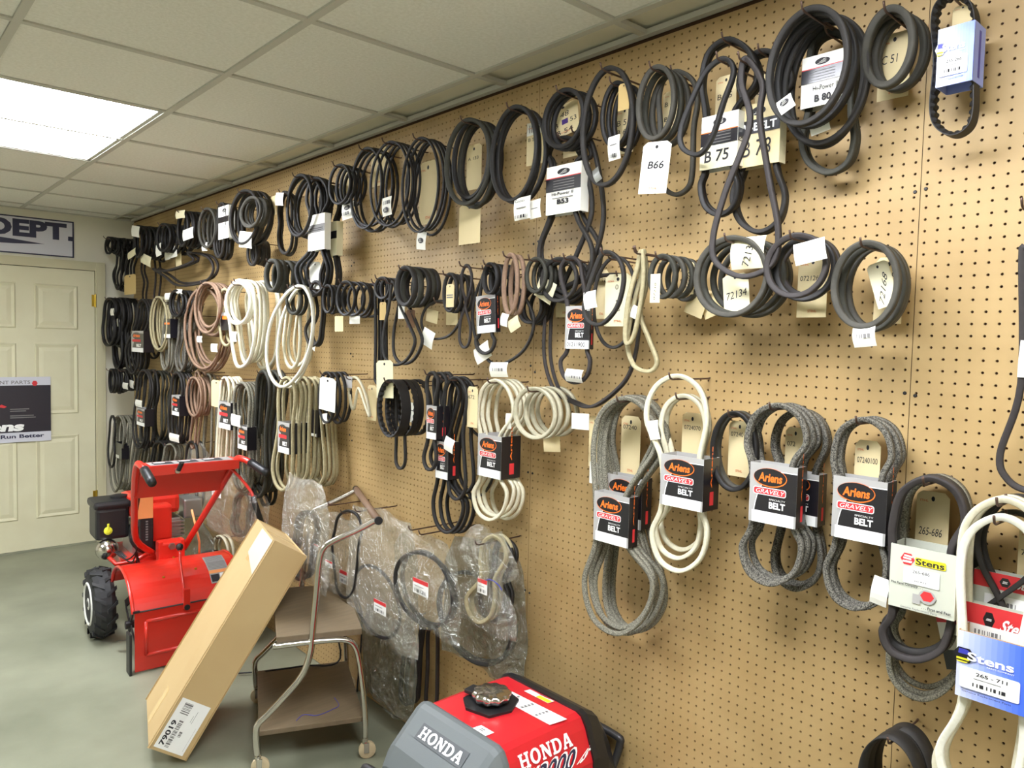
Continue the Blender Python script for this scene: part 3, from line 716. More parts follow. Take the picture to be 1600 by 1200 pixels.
# B66
b = B('grey V-belts coiled around the B 66 hook', ['rub_grey', 'rub_olive'], E(1000, 106, 1052, 216), .16, 3, turns=1, w=.017, t=.012, dx=.032, var=.05)
B('dark V-belt hanging low behind the white B 66 tag', 'rub_grey', K(1060, 112, 28, 200, 1058, 24, 1056, 304, 24), .09, 1, w=.015, t=.011)
tag('white card tag handwritten B66', (1001, 222, 1045, 302), .18, [txt('B66', .24, .48, .56, .15, IK, .02, .25)], ang=6, m='card_white')
tag('manila tag seen through the B 66 coil', (1036, 142, 1062, 200), .05, [txt('B 6', .1, .6, .5, .12, IK, 0, .1), txt('B', .1, .2, .2, .12, IK, 0, .1)])
# T7
b = B('black V-belt loop with painted highlight left of the B66 tag', 'rub_dark', E(912, 108, 988, 288), .17, 1, w=.017, t=.012)
stick(b, (928, 262, 938, 284), .18, -25, 'aluminium', False)  # silver patch painted in as the highlight on the loop
b = B('black V-belts coiled behind the tall loop beside B48', 'rub_black', E(944, 130, 984, 228), .14, 3, turns=1, w=.015, dx=.02)
stick(b, (951, 212, 969, 250), .155, -4, art=[rc('ink_grey', .2, .6, .8, .64), bars(IK, .15, .08, .85, .25, 10)])
tag('narrow yellow tag hanging in the loop beside B48', (966, 130, 983, 172), .16, m='manila_tan', red=False)
tag('manila tag lower in the loop beside B48', (961, 166, 990, 240), .06, [txt('B 5', .1, .6, .5, .12, IK, 0, .1), txt('B 6', .1, .4, .5, .12, IK, 0, .1)])
# B48
b = B('black V-belts coiled around the B 48 tag', 'rub_black', E(851, 142, 912, 228), .17, 3, turns=1, w=.016, t=.012, dx=.02, var=.06)
tag('manila tag handwritten B 48, 53 and 54', (860, 163, 903, 212), .10, [txt('B 48', .12, .6, .55, .16, IK, 0, .15), txt('B', .14, .34, .14, .14, IK), rc('ink_purple', .42, .36, .64, .52), txt('53', .72, .36, .22, .14, IK), txt('B 54', .2, .06, .6, .16, IK)], ang=-8)
tag('manila tag poking out above the B53 sleeve', (880, 216, 912, 244), .06, red=False, clip=False)
b = B('black V-belt in the white sleeve printed B53', 'rub_dark', K(884, 215, 30, (259, 331), 880, 19, 884, 466, 42), .12, 2, w=.014, t=.011, dx=.02, var=.03)
sleeve(b, (853, 257, 907, 333), .135, .035, 'card_white', art_gates([txt('Hi-Power II', .18, .385, .62, .06, IK, .02), rc('ink_grey', .2, .32, .8, .335), txt('B53', .34, .2, .34, .1, IK, .04)]), None, 'card_white')
B('black V-belt looping down right of the B53 sleeve', 'rub_dark', Lp((905, 205), (925, 225), (940, 290), (943, 350), (925, 410), (898, 440), (880, 445), (900, 400), (926, 330), (915, 260), (898, 225)), .10, 1, w=.014, t=.011)
# T9, T10
b = B('black V-belts coiled left of the B48 hook', 'rub_black', E(768, 168, 840, 312), .17, 3, turns=1, w=.016, t=.012, dx=.02, var=.07)
stick(b, (804, 308, 829, 343), .175, -2, art=[txt('Gates', .1, .78, .6, .12, IK), rc('ink_grey', .2, .5, .8, .54), bars(IK, .15, .06, .9, .2, 10)])
stick(b, (828, 312, 845, 341), .15, -4, art=[rc('ink_grey', .2, .5, .8, .54)])
tag('tan tag with barcode label left of the B48 coil', (823, 190, 850, 257), .07, [rc('card_white', 0, .7, .9, 1), bars(IK, .15, .76, .75, .94, 9), txt('B 59', .1, .56, .5, .08, IK)])
b = B('thick olive-black V-belts coiled around the A 133 tag', ['rub_olive', 'rub_black'], E(702, 188, 762, 318), .17, 4, turns=1, w=.017, t=.013, dx=.018, var=.09)
tag('manila tag handwritten A 133 inside the olive-black coil', (729, 226, 752, 296), .06, [txt('A 133', .1, .66, .7, .07, IK)], red=False)
tag('blank tan tag hanging under the A 133 coil', (717, 318, 750, 381), .10, m='manila', red=False)
# T11, T12, T13
b = B('slim black V-belts coiled with a white fluttering sticker below', 'rub_black', E(632, 216, 682, 362), .17, 4, turns=1, w=.010, t=.008, dx=.02, var=.06)
stick(b, (652, 362, 666, 390), .14, 8, art=lion(.5, .5, .3, .15))
tag('manila tag inside the slim black coil', (655, 252, 682, 350), .05)
b = B('slim black V-belts in the widest overlapping coil', 'rub_black', E(582, 222, 636, 352), .18, 4, turns=1, w=.009, t=.008, dx=.02, var=.07)
stick(b, (598, 308, 612, 337), .19, -3, art=[bars(IK, .2, .6, .9, .8, 8)]+lion(.5, .3, .3, .15))
b = B('black V-belts in the left half of the widest overlapping coil', 'rub_black', E(545, 232, 600, 356), .17, 4, turns=1, w=.011, t=.009, dx=.02, var=.07)
tag('manila tag seen through the widest overlapping coil', (580, 232, 606, 290), .04)
b = B('short black V-belts coiled left of the widest coil', 'rub_black', E(517, 258, 546, 318), .18, 4, turns=1, w=.013, dx=.025)
stick(b, (535, 317, 553, 342), .15, -3, art=lion(.5, .7, .25, .15)+[bars(IK, .2, .2, .8, .4, 8)])
tag('manila tag inside the short coil left of the widest', (532, 262, 550, 312), .06)
# T14
b = B('black V-belts coiled on the hook left of the two white sleeves', 'rub_black', E(445, 274, 492, 368), .19, 4, turns=1, w=.012, dx=.025, var=.05)
stick(b, (431, 301, 443, 321), .20, 8)
b = B('long black V-belt in the brighter of two white sleeves', 'rub_black', K(496, 278, 15, (338, 389), 494, 8, 488, 462, 22), .17, 3, w=.012, dx=.018, var=.03)
sleeve(b, (481, 335, 507, 391), .18, .03, 'card_white', [rc('ink_grey', 0, .5, 1, .72), rc('ink', .1, .55, .9, .57), rc('ink', .1, .6, .9, .62)], None, 'card_white')
b = B('long black V-belt in the shaded white sleeve beside it', 'rub_dark', K(515, 290, 13, (349, 398), 516, 6, 514, 462, 12), .12, 2, w=.012, dx=.018, var=.03)
sleeve(b, (508, 347, 526, 400), .13, .03, 'card_cream', [rc('card_black', 0, .5, 1, .72)]+lion(.3, .87, .2, .06), None, 'card_cream')
tag('white card inside the long loop under the bright sleeve', (483, 409, 500, 452), .12, m='card_white', red=False, ang=5)
# T15..T21
b = B('black V-belts in the round double coil near the back', 'rub_dark', E(360, 298, 404, 380), .21, 4, turns=1, w=.013, dx=.025, var=.05)
stick(b, (374, 362, 394, 387), .21, 30)
B('short grey V-belts nested in the round double coil', 'rub_grey', E(377, 309, 408, 354), .23, 3, w=.012, dx=.02, hook=False)
b = B('narrow black V-belt looping under the round double coil', 'rub_dark', K(446, 300, 12, 350, 446, 11, 446, 396, 13), .10, 2, w=.012)
stick(b, (424, 306, 432, 336), .13, 0, 'manila')
b = B('black V-belts folded in a white sleeve near the back', 'rub_dark', K(348, 318, 8, 360, 346, 7, 342, 402, 8), .2, 3, w=.013, dx=.02)
sleeve(b, (341, 322, 357, 373), .21, .035, 'card_white', [rc('card_black', 0, .5, 1, .68)]+lion(.6, .86, .2, .06), None, 'card_white')
b = B('black V-belts coiled left of the near-back white sleeve', 'rub_grey', E(314, 326, 334, 386), .21, 4, w=.013, dx=.028)
stick(b, (316, 379, 324, 392), .2, 10, art=False)
b = B('black V-belts coiled behind the square white label', 'rub_black', E(276, 330, 296, 384), .22, 5, w=.014, dx=.032)
stick(b, (286, 357, 302, 374), .24, -8)
stick(b, (275, 329, 289, 341), .24, 15, 'card_cream', False)
b = B('black V-belts with dangling white stickers near the back corner', 'rub_black', E(248, 350, 264, 392), .22, 6, w=.014, dx=.03, var=.09)
stick(b, (244, 381, 252, 400), .22, -20); stick(b, (266, 385, 277, 402), .16, -5, art=False); stick(b, (258, 392, 266, 406), .16, -5, art=False)
stick(b, (275, 381, 284, 417), .12, 0, 'manila', False)
b = B('black V-belts second from the back corner on top row', 'rub_black', E(208, 353, 224, 402), .22, 6, w=.014, dx=.03, var=.09)
stick(b, (206, 353, 218, 370), .26, 35); stick(b, (200, 391, 212, 402), .22, -30, 'card_cream', False); stick(b, (220, 398, 236, 414), .2, 50, 'card_cream', False)
b = B('black V-belts on the top-row hook in the back corner', 'rub_black', E(164, 371, 176, 396), .25, 7, w=.013, dx=.028, var=.3)
B('black V-belts drooping below the back corner top-row hook', 'rub_black', K(188, 380, 6, 415, 186, 5, 184, 452, 7), .18, 4, w=.012, dx=.025, hook=False)
tag('tan tag hanging in the back corner', (194, 429, 212, 460), .2, m='manila_tan', red=False)
B('long brown-black V-belts sagging across the back of the pegboard', 'rub_violet', Lp((292, 395), (318, 400), (327, 420), (315, 440), (280, 446), (262, 432), (246, 420), (262, 424), (300, 408)), .12, 2, w=.012, dx=.03, var=.1, hook=False)
B('long thin V-belt hanging straight near the back corner', 'rub_violet', K(232, 395, 10, 440, 234, 8, 232, 490, 8), .08, 2, w=.011, dx=.03)
B('small black V-belts bunched under the near-back white sleeve', 'rub_dark', E(388, 376, 402, 414), .14, 4, w=.012, dx=.024, var=.12)
# ================================================================== second row, near to far
b = B('grey V-belts coiled beside the panel joint around tag 72168', ['rub_grey', 'rub_olive'], E(1305, 380, 1402, 510), .15, 3, turns=1, w=.018, t=.012, dx=.034, var=.06)
stick(b, (1334, 508, 1369, 542), .155, -6, art=[bars('ink_grey', .2, .4, .8, .6, 8)], bulge=.008)
tag('folded cream tag 72168 tilted inside the rightmost grey coil', (1362, 408, 1396, 480), .085, [txt('72168', .08, .3, .8, .2, IK, 0, .1, 50)], ang=-18, red=False, m='card_cream')
tag('manila tag behind the 72168 tag', (1366, 402, 1410, 506), .03, [txt('00', .6, .7, .3, .08, IK)])
b = B('black V-belts coiled under the blank white label', ['rub_violet', 'rub_black'], E(1200, 368, 1290, 462), .17, 3, turns=1, w=.015, t=.012, dx=.035, var=.06)
stick(b, (1241, 376, 1290, 410), .19, -10, bulge=.003)
tag('manila tag 07212600 below the blank white label', (1246, 400, 1292, 496), .06, [txt('07212600', .08, .6, .84, .08, IK, 0, .1)])
b = B('grey V-belts coiled around two cream tags, one 72134', ['rub_grey', 'rub_olive', 'rub_olive'], E(1092, 372, 1196, 492), .17, 4, turns=1, w=.017, t=.012, dx=.034, var=.05)
tag('cream tag 72134 low inside the coil with two tags', (1130, 428, 1170, 486), .13, [txt('72134', .1, .35, .8, .2, IK, 0, .2, 6)], m='card_cream', red=False, ang=-6)
tag('cream tag with sideways number 72135 atop its coil', (1144, 370, 1196, 420), .16, [txt('72135', .15, .35, .8, .22, IK, 0, .1, 78)], m='card_cream', red=False, clip=False, curl=.01)
tag('manila tags fanned out left of the 72134 coil', (1074, 448, 1104, 494), .06, ang=20, clip=False, red=False)
tag('manila tag lying flat under the 72134 coil', (1096, 455, 1130, 494), .05, ang=-20, clip=False, red=False)
b = B('short grey-green V-belts bunched left of the 72134 coil', ['rub_olive', 'rub_grey'], E(1018, 400, 1054, 464), .17, 4, turns=1, w=.015, t=.011, dx=.034, var=.06)
tag('narrow cream tag turned on edge beside the grey-green belts', (1016, 428, 1031, 473), .18, [txt('07210', .2, .3, .6, .2, IK, 0, 0, 80)], m='card_cream', red=False, clip=False)
tag('manila tag curled inside the grey-green belts', (1066, 410, 1084, 460), .08, [txt('0720', .2, .3, .6, .2, IK, 0, 0, 70)], red=False)
b = B('cream fabric V-belt drooping in a long twisted loop', 'fab_tan', Lp((1005, 391), (1010, 440), (1000, 490), (1014, 530), (1027, 565), (1015, 580), (990, 570), (980, 530), (992, 470), (1002, 430)), .16, 1, w=.012, t=.010)
B('cream fabric V-belt folded in a short loop beside it', 'fab_tan', Lp((1003, 392), (1006, 430), (1000, 480), (990, 525), (980, 537), (977, 520), (982, 470), (996, 420)), .18, 1, w=.012, t=.010)
stick(b, (987, 478, 998, 498), .17, 20, 'card_white', False)
b = B('black V-belt ring in front of the tall cream tag', 'rub_dark', Lp((952, 394), (968, 410), (972, 440), (962, 480), (940, 506), (920, 500), (916, 475), (928, 430), (940, 400)), .19, 1, w=.013, t=.010)
stick(b, (913, 455, 932, 482), .2, -8)
tag('tall cream tag hanging behind a black belt ring', (945, 428, 985, 510), .12, [txt('0', .4, .7, .12, .1, IK), txt('8 30', .42, .3, .2, .2, IK, 0, 0, 80)], m='card_cream')
tag('manila tag left of the tall cream tag', (930, 422, 950, 498), .06, [txt('72', .5, .75, .3, .08, IK)])
B('larger black V-belt loop under the tall cream tag', 'rub_dark', E(928, 402, 994, 543), .14, 1, w=.010, t=.008)
B('long thin black V-belt sweeping down to the third row', 'rub_violet', Lp((975, 430), (992, 470), (998, 520), (985, 580), (960, 612), (925, 635), (898, 630), (868, 612), (852, 570), (850, 520), (858, 470), (900, 440)), .09, 2, w=.010, t=.009, dx=.012, var=.015)
b = B('slim belt in the sleeve handwritten 01211900', 'rub_violet', K(893, 402, 16, (480, 543), 902, 14, 899, 598, 22), .15, 1, w=.012, t=.010)
ariens(b, (883, 478, 921, 545), .16, .018, '01211900')
stick(b, (885, 577, 911, 597), .162, 2, art=[bars('ink_grey', .1, .3, .95, .5, 12)], bulge=.008)
b = B('black V-belts knotted left of the 01211900 sleeve', 'rub_dark', E(848, 404, 900, 470), .15, 3, w=.013, t=.010, dx=.03, var=.1)
tag('cream tag pierced by the knotted belts', (838, 436, 866, 470), .14, ang=25, m='card_cream', red=False, clip=False)
tag('manila tag low behind the 01211900 sleeve', (869, 424, 898, 496), .05)
B('dark V-belts coiled right of the brown loop', 'rub_olive', E(824, 404, 852, 456), .17, 4, w=.013, dx=.026)
b = B('brown-grey V-belt standing in a tall narrow ring', 'fab_brown', E(784, 398, 812, 490), .18, 2, w=.013, t=.012, dx=.03, tw=.3)
stick(b, (783, 490, 794, 510), .19, 12, art=False); stick(b, (795, 496, 812, 516), .17, -25, 'card_cream', False)
B('black V-belts coiled low beside the brown loop', 'rub_black', E(812, 452, 846, 504), .12, 3, w=.013, dx=.025, hook=False)
b = B('black toothed belts rolled up above an orange-logo sleeve', 'rub_black', E(757, 412, 778, 458), .17, 4, w=.02, t=.009, dx=.026)
b = B('black belt in the orange-logo sleeve under the rolled belts', 'rub_dark', K(766, 420, 14, (463, 518), 759, 10, 758, 552, 16), .15, 1, w=.011)
ariens(b, (744, 461, 774, 520), .16, .02, ang=-4)
stick(b, (742, 538, 766, 564), .14, -25, art=False)
b = B('large thin black V-belt loop with a white sticker at its base', 'rub_dark', Lp((770, 425), (800, 440), (828, 480), (832, 515), (815, 550), (780, 570), (758, 556), (742, 520), (740, 480), (752, 440)), .13, 1, w=.010, t=.008)
stick(b, (767, 566, 794, 589), .14, -2, art=[bars('ink_grey', .2, .4, .8, .6, 8)], bulge=.008)
B('small dark V-belt hanging in a figure eight', 'rub_violet', Lp((730, 414), (737, 430), (735, 455), (727, 478), (735, 510), (733, 535), (725, 543), (718, 530), (720, 500), (728, 474), (722, 450), (722, 428)), .15, 1, w=.009, t=.008)
b = B('black V-belts rolled right of the thick black roll', 'rub_dark', E(694, 428, 714, 486), .16, 4, w=.013, dx=.025)
tag('cream tag hanging inside the rolled belts', (697, 444, 709, 480), .18, [rc('ink_grey', .1, .5, .9, .55), rc('ink_grey', .1, .4, .9, .45)], red=False)
b = B('thick black V-belts rolled near the middle of the second row', ['rub_dark', 'rub_olive'], E(620, 418, 650, 476), .19, 5, w=.02, t=.014, dx=.027, var=.1)
tag('manila tag below the thick black roll', (666, 484, 684, 504), .1, clip=False, ang=10, red=False); tag('white tag left under the thick black roll', (622, 478, 632, 498), .17, clip=False, m='card_white', red=False)
tag('brown tag under the thick black roll', (635, 484, 648, 512), .14, m='card_brown', red=False)
tag('manila tag under the rolled belts', (697, 486, 715, 508), .1, clip=False, red=False)
b = B('thin black V-belt drooping under the thick black roll', 'rub_dark', Lp((690, 470), (716, 480), (718, 500), (700, 525), (672, 528), (660, 505), (668, 480)), .12, 1, w=.009, t=.008)
stick(b, (660, 515, 678, 542), .13, 20)
b = B('black V-belt hanging in a long pear-shaped loop', 'rub_dark', Lp((614, 440), (622, 470), (640, 510), (648, 535), (635, 562), (615, 570), (601, 555), (600, 520), (608, 480)), .17, 2, w=.011, t=.01, dx=.04, var=.04)
B('short black V-belts rolled above the pear-shaped loop', 'rub_black', E(588, 434, 608, 466), .17, 3, w=.012, dx=.024)
tag('yellow tag hanging from the short rolled belts', (593, 472, 603, 500), .17, m='manila_tan', red=False)
B('black V-belts hanging straight left of the pear-shaped loop', 'rub_black', K(592, 440, 6, 520, 592, 5, 592, 600, 6), .13, 2, w=.012)
b = B('black V-belts rolled in a wide bundle left of the pear loop', 'rub_black', E(526, 440, 556, 492), .19, 5, w=.013, dx=.03, var=.04)
tag('white sticker card under the wide black bundle', (546, 494, 562, 506), .16, m='card_white', clip=False, red=False)
tag('curled yellow tag under the wide black bundle', (523, 494, 536, 518), .17, m='manila', clip=False, red=False)
B('black V-belts rolled beside the white looped belts', 'rub_black', E(506, 446, 520, 488), .17, 4, w=.013, dx=.02)
b = B('thick olive V-belts rolled above the white looped belts', 'rub_olive', E(418, 407, 436, 454), .23, 5, w=.022, t=.013, dx=.034, var=.05)
# light belts
b = B('bright white fabric belts in the thick hanging bundle', ['fab_white', 'fab_cream'], Lp((376, 438), (392, 450), (396, 500), (392, 545), (384, 568), (372, 572), (366, 545), (362, 505), (358, 470), (364, 448)), .25, 6, w=.014, t=.011, dx=.028, var=.10, sway=.02)
B('bright white fabric belt ring at the front of the bundle', 'fab_white', E(357, 442, 388, 506), .27, 2, w=.014, t=.011, dx=.02)
stick(b, (362, 518, 370, 534), .27, 0, art=False)
b = B('white fabric belt hanging in one big clean oval', 'fab_white', Lp((470, 447), (483, 475), (484, 520), (472, 570), (452, 600), (436, 602), (424, 580), (421, 545), (428, 500), (448, 460)), .22, 2, w=.012, t=.01, dx=.03, var=.08)
B('cream fabric belts behind the big white oval', 'fab_cream', K(460, 450, 12, 500, 458, 12, 456, 575, 14), .15, 3, w=.012, dx=.03)
B('small dark V-belt ring hung inside the big white oval', 'rub_olive', E(450, 448, 470, 490), .19, 2, w=.014, dx=.025)
b = B('thin black belt beside the big white oval', 'rub_dark', K(494, 440, 8, 490, 496, 6, 490, 540, 10), .13, 2, w=.010)
stick(b, (484, 537, 493, 546), .13, 20, art=False)
b = B('brown fabric belts in the large coil left of the white bundle', 'fab_brown', E(304, 442, 344, 520), .24, 3, w=.013, t=.01, dx=.024, var=.1)
B('long brown fabric belts drooping under the brown coil', 'fab_brown', E(292, 450, 344, 576), .2, 4, w=.012, t=.01, dx=.024, var=.06)
stick(b, (330, 537, 340, 550), .22, 0, 'card_white', False); stick(b, (308, 525, 316, 535), .23, 0, 'card_white', False)
b = B('pale tan belts with an orange sleeve beside the white bundle', 'fab_tan', K(352, 452, 7, 500, 350, 7, 354, 540, 8), .22, 2, w=.012, dx=.03)
sleeve(b, (344, 488, 356, 516), .225, .04, 'card_silver', [rc('card_black', .1, 0, 1, .8), rc('ink_orange', .3, .6, .9, .8)], None, 'card_black')
b = B('tan fabric belts in the narrow coil near the back', 'fab_tan', E(238, 464, 258, 546), .24, 4, w=.012, dx=.022, var=.06)
b = B('black V-belts rolled between the tan and brown coils', 'rub_black', E(268, 454, 284, 494), .24, 5, w=.013, dx=.03)
stick(b, (258, 458, 266, 468), .25, 0, art=False); stick(b, (276, 452, 285, 459), .24, 15, art=False)
b = B('long grey belts in a dark sleeve near the back', 'fab_grey', K(264, 470, 5, 520, 260, 5, 258, 578, 6), .22, 3, w=.012, dx=.025, var=.04)
sleeve(b, (256, 498, 266, 528), .23, .05, 'card_black', [rc('ink_orange', .1, .7, .9, .8), rc('card_white', 0, 0, 1, .2)])
B('long grey belts hanging straight below the black roll', 'fab_dark', K(286, 490, 6, 530, 284, 5, 282, 580, 7), .2, 4, w=.012, dx=.026, var=.04)
b = B('long black belts in an orange-logo sleeve by the back corner', 'rub_dark', K(222, 468, 8, 520, 216, 8, 208, 584, 9), .2, 3, w=.013, dx=.03, var=.05)
ariens_far(b, (205, 517, 224, 550), .21, .07)
b = B('wide black belts on the second-row hook in the back corner', 'rub_black', K(172, 466, 7, 500, 170, 6, 170, 540, 7), .26, 4, w=.02, dx=.03)
stick(b, (173, 482, 178, 493), .27, 0, art=False)
b = B('longer black belts next to the back corner second-row hook', 'rub_black', K(188, 466, 7, 520, 184, 7, 184, 576, 8), .2, 4, w=.018, dx=.03, var=.06)
stick(b, (176, 498, 187, 510), .215, 0, art=False); stick(b, (202, 480, 208, 496), .13, 0, art=False)
B('dark belts in the gap behind the second-row corner hooks', 'rub_violet', K(240, 470, 8, 510, 240, 8, 240, 560, 8), .06, 2, w=.012)
# ================================================================== third row, near to far
b = B('grey fabric belts in the orange-logo sleeve nearest the right', 'fab_dark', K(1348, 655, 46, (752, 842), 1342, 36, 1338, 950, 48), .10, 3, w=.016, t=.011, dx=.022, var=.03)
ariens(b, (1299, 748, 1384, 846), .118, .05)
stick(b, (1362, 902, 1389, 946), .12, 8, bulge=.006)
tag('manila tag handwritten 07240100 over the rightmost orange-logo sleeve', (1334, 688, 1374, 800), .05, [txt('07240100', .1, .68, .8, .08, IK)])
b = B('dark grey fabric belts in the front of two paired sleeves', 'fab_dark', K(1214, 633, 46, (730, 816), 1207, 31, 1206, 912, 46), .13, 3, w=.016, t=.012, dx=.022, var=.03)
ariens(b, (1170, 726, 1244, 820), .15, .045)
b = B('dark grey fabric belts in the rear of two paired sleeves', 'fab_dark', K(1250, 642, 40, (742, 815), 1247, 26, 1246, 920, 36), .06, 2, w=.016, t=.012, dx=.022, var=.03)
ariens(b, (1215, 738, 1278, 818), .085, .04)
tag('manila tag inside the paired grey belts', (1226, 668, 1258, 760), .04, [txt('072', .1, .68, .4, .08, IK)])
B('black V-belts coiled left of the paired sleeves', ['rub_black', 'rub_grey'], E(1116, 645, 1180, 765), .11, 2, turns=1, w=.018, t=.011, dx=.03, var=.05)
tag('manila tag handwritten 0724 left of the paired sleeves', (1138, 658, 1172, 745), .07, [txt('0724010', .1, .72, .8, .08, IK)])
b = B('cream white belt making the tallest loop in its sleeve', 'fab_cream', K(1058, 587, 44, (717, 790), 1064, 28, 1062, 892, 40), .15, 1, w=.014, t=.011)
B('cream white belts tucked inside the tallest loop', 'fab_cream', K(1068, 618, 34, (717, 790), 1068, 24, 1060, 872, 34), .12, 2, w=.014, t=.011, dx=.025, var=.06)
ariens(b, (1031, 713, 1098, 794), .172, .07)
stick(b, (1014, 657, 1030, 687), .165, -12)
tag('manila tag 0724070 inside the tallest cream loop', (1065, 645, 1097, 740), .05, [txt('0724070', .1, .72, .8, .07, IK)])
b = B('grey fabric belts in the lower front sleeve at the middle', 'fab_grey', K(976, 622, 46, (776, 847), 955, 22, 966, 990, 50), .15, 3, w=.015, t=.012, dx=.02, var=.03)
ariens(b, (927, 772, 982, 850), .168, .04)
b = B('grey fabric belts in the upper rear sleeve at the middle', 'fab_grey', K(984, 620, 40, (748, 819), 975, 22, 984, 985, 40), .075, 3, w=.015, t=.012, dx=.018, var=.03)
ariens(b, (946, 744, 1002, 822), .09, .045)
tag('manila tag inside the middle grey belts', (970, 650, 1000, 745), .04, [txt('07240', .1, .78, .7, .07, IK)])
tag('cream tag left behind the middle grey belts', (920, 650, 938, 730), .06)
tag('blank white label card poking out left of the middle grey belts', (893, 646, 920, 671), .15, m='card_white', clip=False, red=False, ang=-2)
tag('white card edge beside the middle sleeve', (921, 722, 936, 756), .10, m='card_white', clip=False, red=False)
b = B('cream-grey fabric belts coiled into wide rings', 'fab_ring', E(805, 607, 868, 684), .16, 4, turns=1, w=.015, t=.011, dx=.034, var=.07)
tag('manila tag below the cream-grey rings', (849, 682, 875, 706), .08, clip=False, ang=-6)
b = B('cream fabric belts with printed edges in the orange-logo sleeve', 'fab_cream', K(774, 594, 28, (685, 742), 766, 14, 766, 812, 26), .15, 4, w=.013, t=.010, dx=.026, var=.03)
ariens(b, (746, 680, 783, 746), .165, .085)
tag('cream tag handwritten 672 left of the cream belts', (730, 604, 746, 668), .17, [txt('672', .1, .7, .6, .09, IK)])
stick(b, (791, 646, 799, 670), .15, -3, art=False)
b = B('black belts in the smaller upper orange-logo sleeve', 'rub_dark', K(676, 582, 9, (636, 684), 674, 5, 672, 734, 10), .19, 3, w=.014, dx=.03, var=.05)
ariens(b, (666, 634, 682, 686), .2, .06)
b = B('black belts in the larger lower orange-logo sleeve', 'rub_black', K(700, 590, 16, (692, 746), 692, 7, 700, 832, 22), .15, 3, w=.014, dx=.03, var=.03)
ariens(b, (680, 690, 700, 748), .18, .05)
B('blue-black belts in the wide loop beside the lower sleeve', 'rub_black', K(712, 590, 18, 680, 708, 16, 714, 780, 14), .17, 2, w=.012, t=.01, dx=.03)
stick(b, (695, 684, 709, 706), .19, 15, art=False)
B('thin black belt arcing right under the cream belts', 'rub_dark', Lp((716, 600), (728, 660), (770, 700), (774, 740), (758, 770), (730, 778), (708, 765), (700, 720), (706, 650)), .09, 1, w=.008, t=.008)
b = B('black toothed belts in a wide roll with a white label', 'rub_black', E(594, 594, 630, 682), .2, 5, w=.022, t=.007, dx=.028, var=.02, teeth=.006, name='toothed_belt')
stick(b, (636, 629, 650, 660), .14, 3, art=[rc('ink_grey', .2, .6, .8, .64)])
B('narrow black belt dangling under the toothed roll', 'rub_dark', K(627, 600, 8, 680, 626, 7, 626, 732, 8), .15, 1, w=.012)
tag('large cream tag hanging above the toothed roll', (588, 563, 614, 622), .19, m='card_cream', red=False, ang=-3)
b = B('black V-belts around a big white oval tag', 'rub_black', E(500, 582, 522, 660), .2, 4, w=.012, dx=.025, var=.06)
tag('big white tag inside the black rings', (499, 590, 524, 642), .215, m='card_white', red=False, ang=3)
stick(b, (504, 646, 512, 662), .2, -10, art=False)
b = B('small cream belt hanging in a twist', 'fab_cream', Lp((552, 590), (562, 596), (572, 620), (578, 650), (572, 636), (560, 606), (552, 640), (546, 610)), .13, 1, w=.012, t=.008)
tag('grey card behind the small twisted belt', (536, 588, 550, 606), .14, m='card_silver', clip=False, red=False)
tag('cream tag right of the small twisted belt', (574, 602, 588, 657), .08)
b = B('tan belts in the silver sleeve above the crate of bags', 'fab_tan', K(448, 590, 12, 670, 446, 10, 442, 766, 14), .21, 4, w=.013, t=.01, dx=.03, var=.03)
ariens_far(b, (434, 660, 452, 708), .22, .09)
B('tan belts in a row right of the silver sleeve', 'fab_tan', K(474, 590, 9, 660, 474, 8, 470, 752, 10), .16, 3, w=.013, dx=.03, var=.05)
b = B('tan belts in black sleeves at the end of the row', 'fab_tan', K(492, 592, 10, 650, 492, 9, 494, 760, 12), .12, 4, w=.013, dx=.024, var=.04)
sleeve(b, (480, 640, 496, 682), .13, .05, 'card_black', [rc('card_white', .1, .02, .9, .12)]); 
b = B('grey belts in a small orange-logo sleeve left of the tan row', 'fab_grey', K(378, 598, 11, 660, 378, 9, 378, 766, 11), .22, 3, w=.013, dx=.03, var=.04)
ariens_far(b, (371, 666, 386, 702), .235, .05)
stick(b, (361, 648, 376, 666), .24, 5, art=False)
B('long dark grey belts right of the small orange-logo sleeve', 'rub_olive', K(412, 580, 12, 680, 406, 10, 404, 776, 13), .19, 3, w=.015, t=.012, dx=.035, var=.04)
B('long black belts hanging behind the right tiller grip', 'rub_black', K(424, 590, 7, 680, 422, 7, 414, 790, 9), .13, 2, w=.015, dx=.03)
b = B('cream belts in the bright orange-logo sleeve', 'fab_cream', K(352, 590, 8, 640, 350, 8, 346, 740, 9), .23, 3, w=.013, dx=.03, var=.03)
ariens_far(b, (341, 628, 360, 670), .245, .05)
tag('manila tag left of the bright orange-logo sleeve', (330, 594, 346, 636), .2, m='manila', red=False)
B('brown rings hanging under the brown coil', 'fab_brown', E(294, 590, 312, 650), .2, 3, w=.012, dx=.03)
B('brown belt trailing straight down under the brown rings', 'fab_brown', K(310, 580, 4, 640, 306, 4, 300, 700, 5), .16, 2, w=.012)
B('grey belts dangling right of the brown rings', 'fab_grey', K(326, 585, 6, 650, 326, 6, 324, 720, 7), .12, 2, w=.012)
b = B('black belts with a small orange-logo sleeve under the black roll', 'rub_dark', K(276, 582, 8, 630, 274, 8, 272, 690, 8), .22, 3, w=.012, dx=.03)
ariens_far(b, (268, 618, 280, 649), .235, .06)
stick(b, (265, 678, 280, 690), .23, -4, art=False)
b = B('black loops in an orange-logo sleeve near the corner', 'rub_dark', K(224, 578, 9, 640, 220, 8, 218, 700, 8), .22, 3, w=.012, dx=.03, var=.05)
ariens_far(b, (213, 638, 226, 665), .235, .06)
stick(b, (212, 625, 222, 636), .24, 0, art=False)
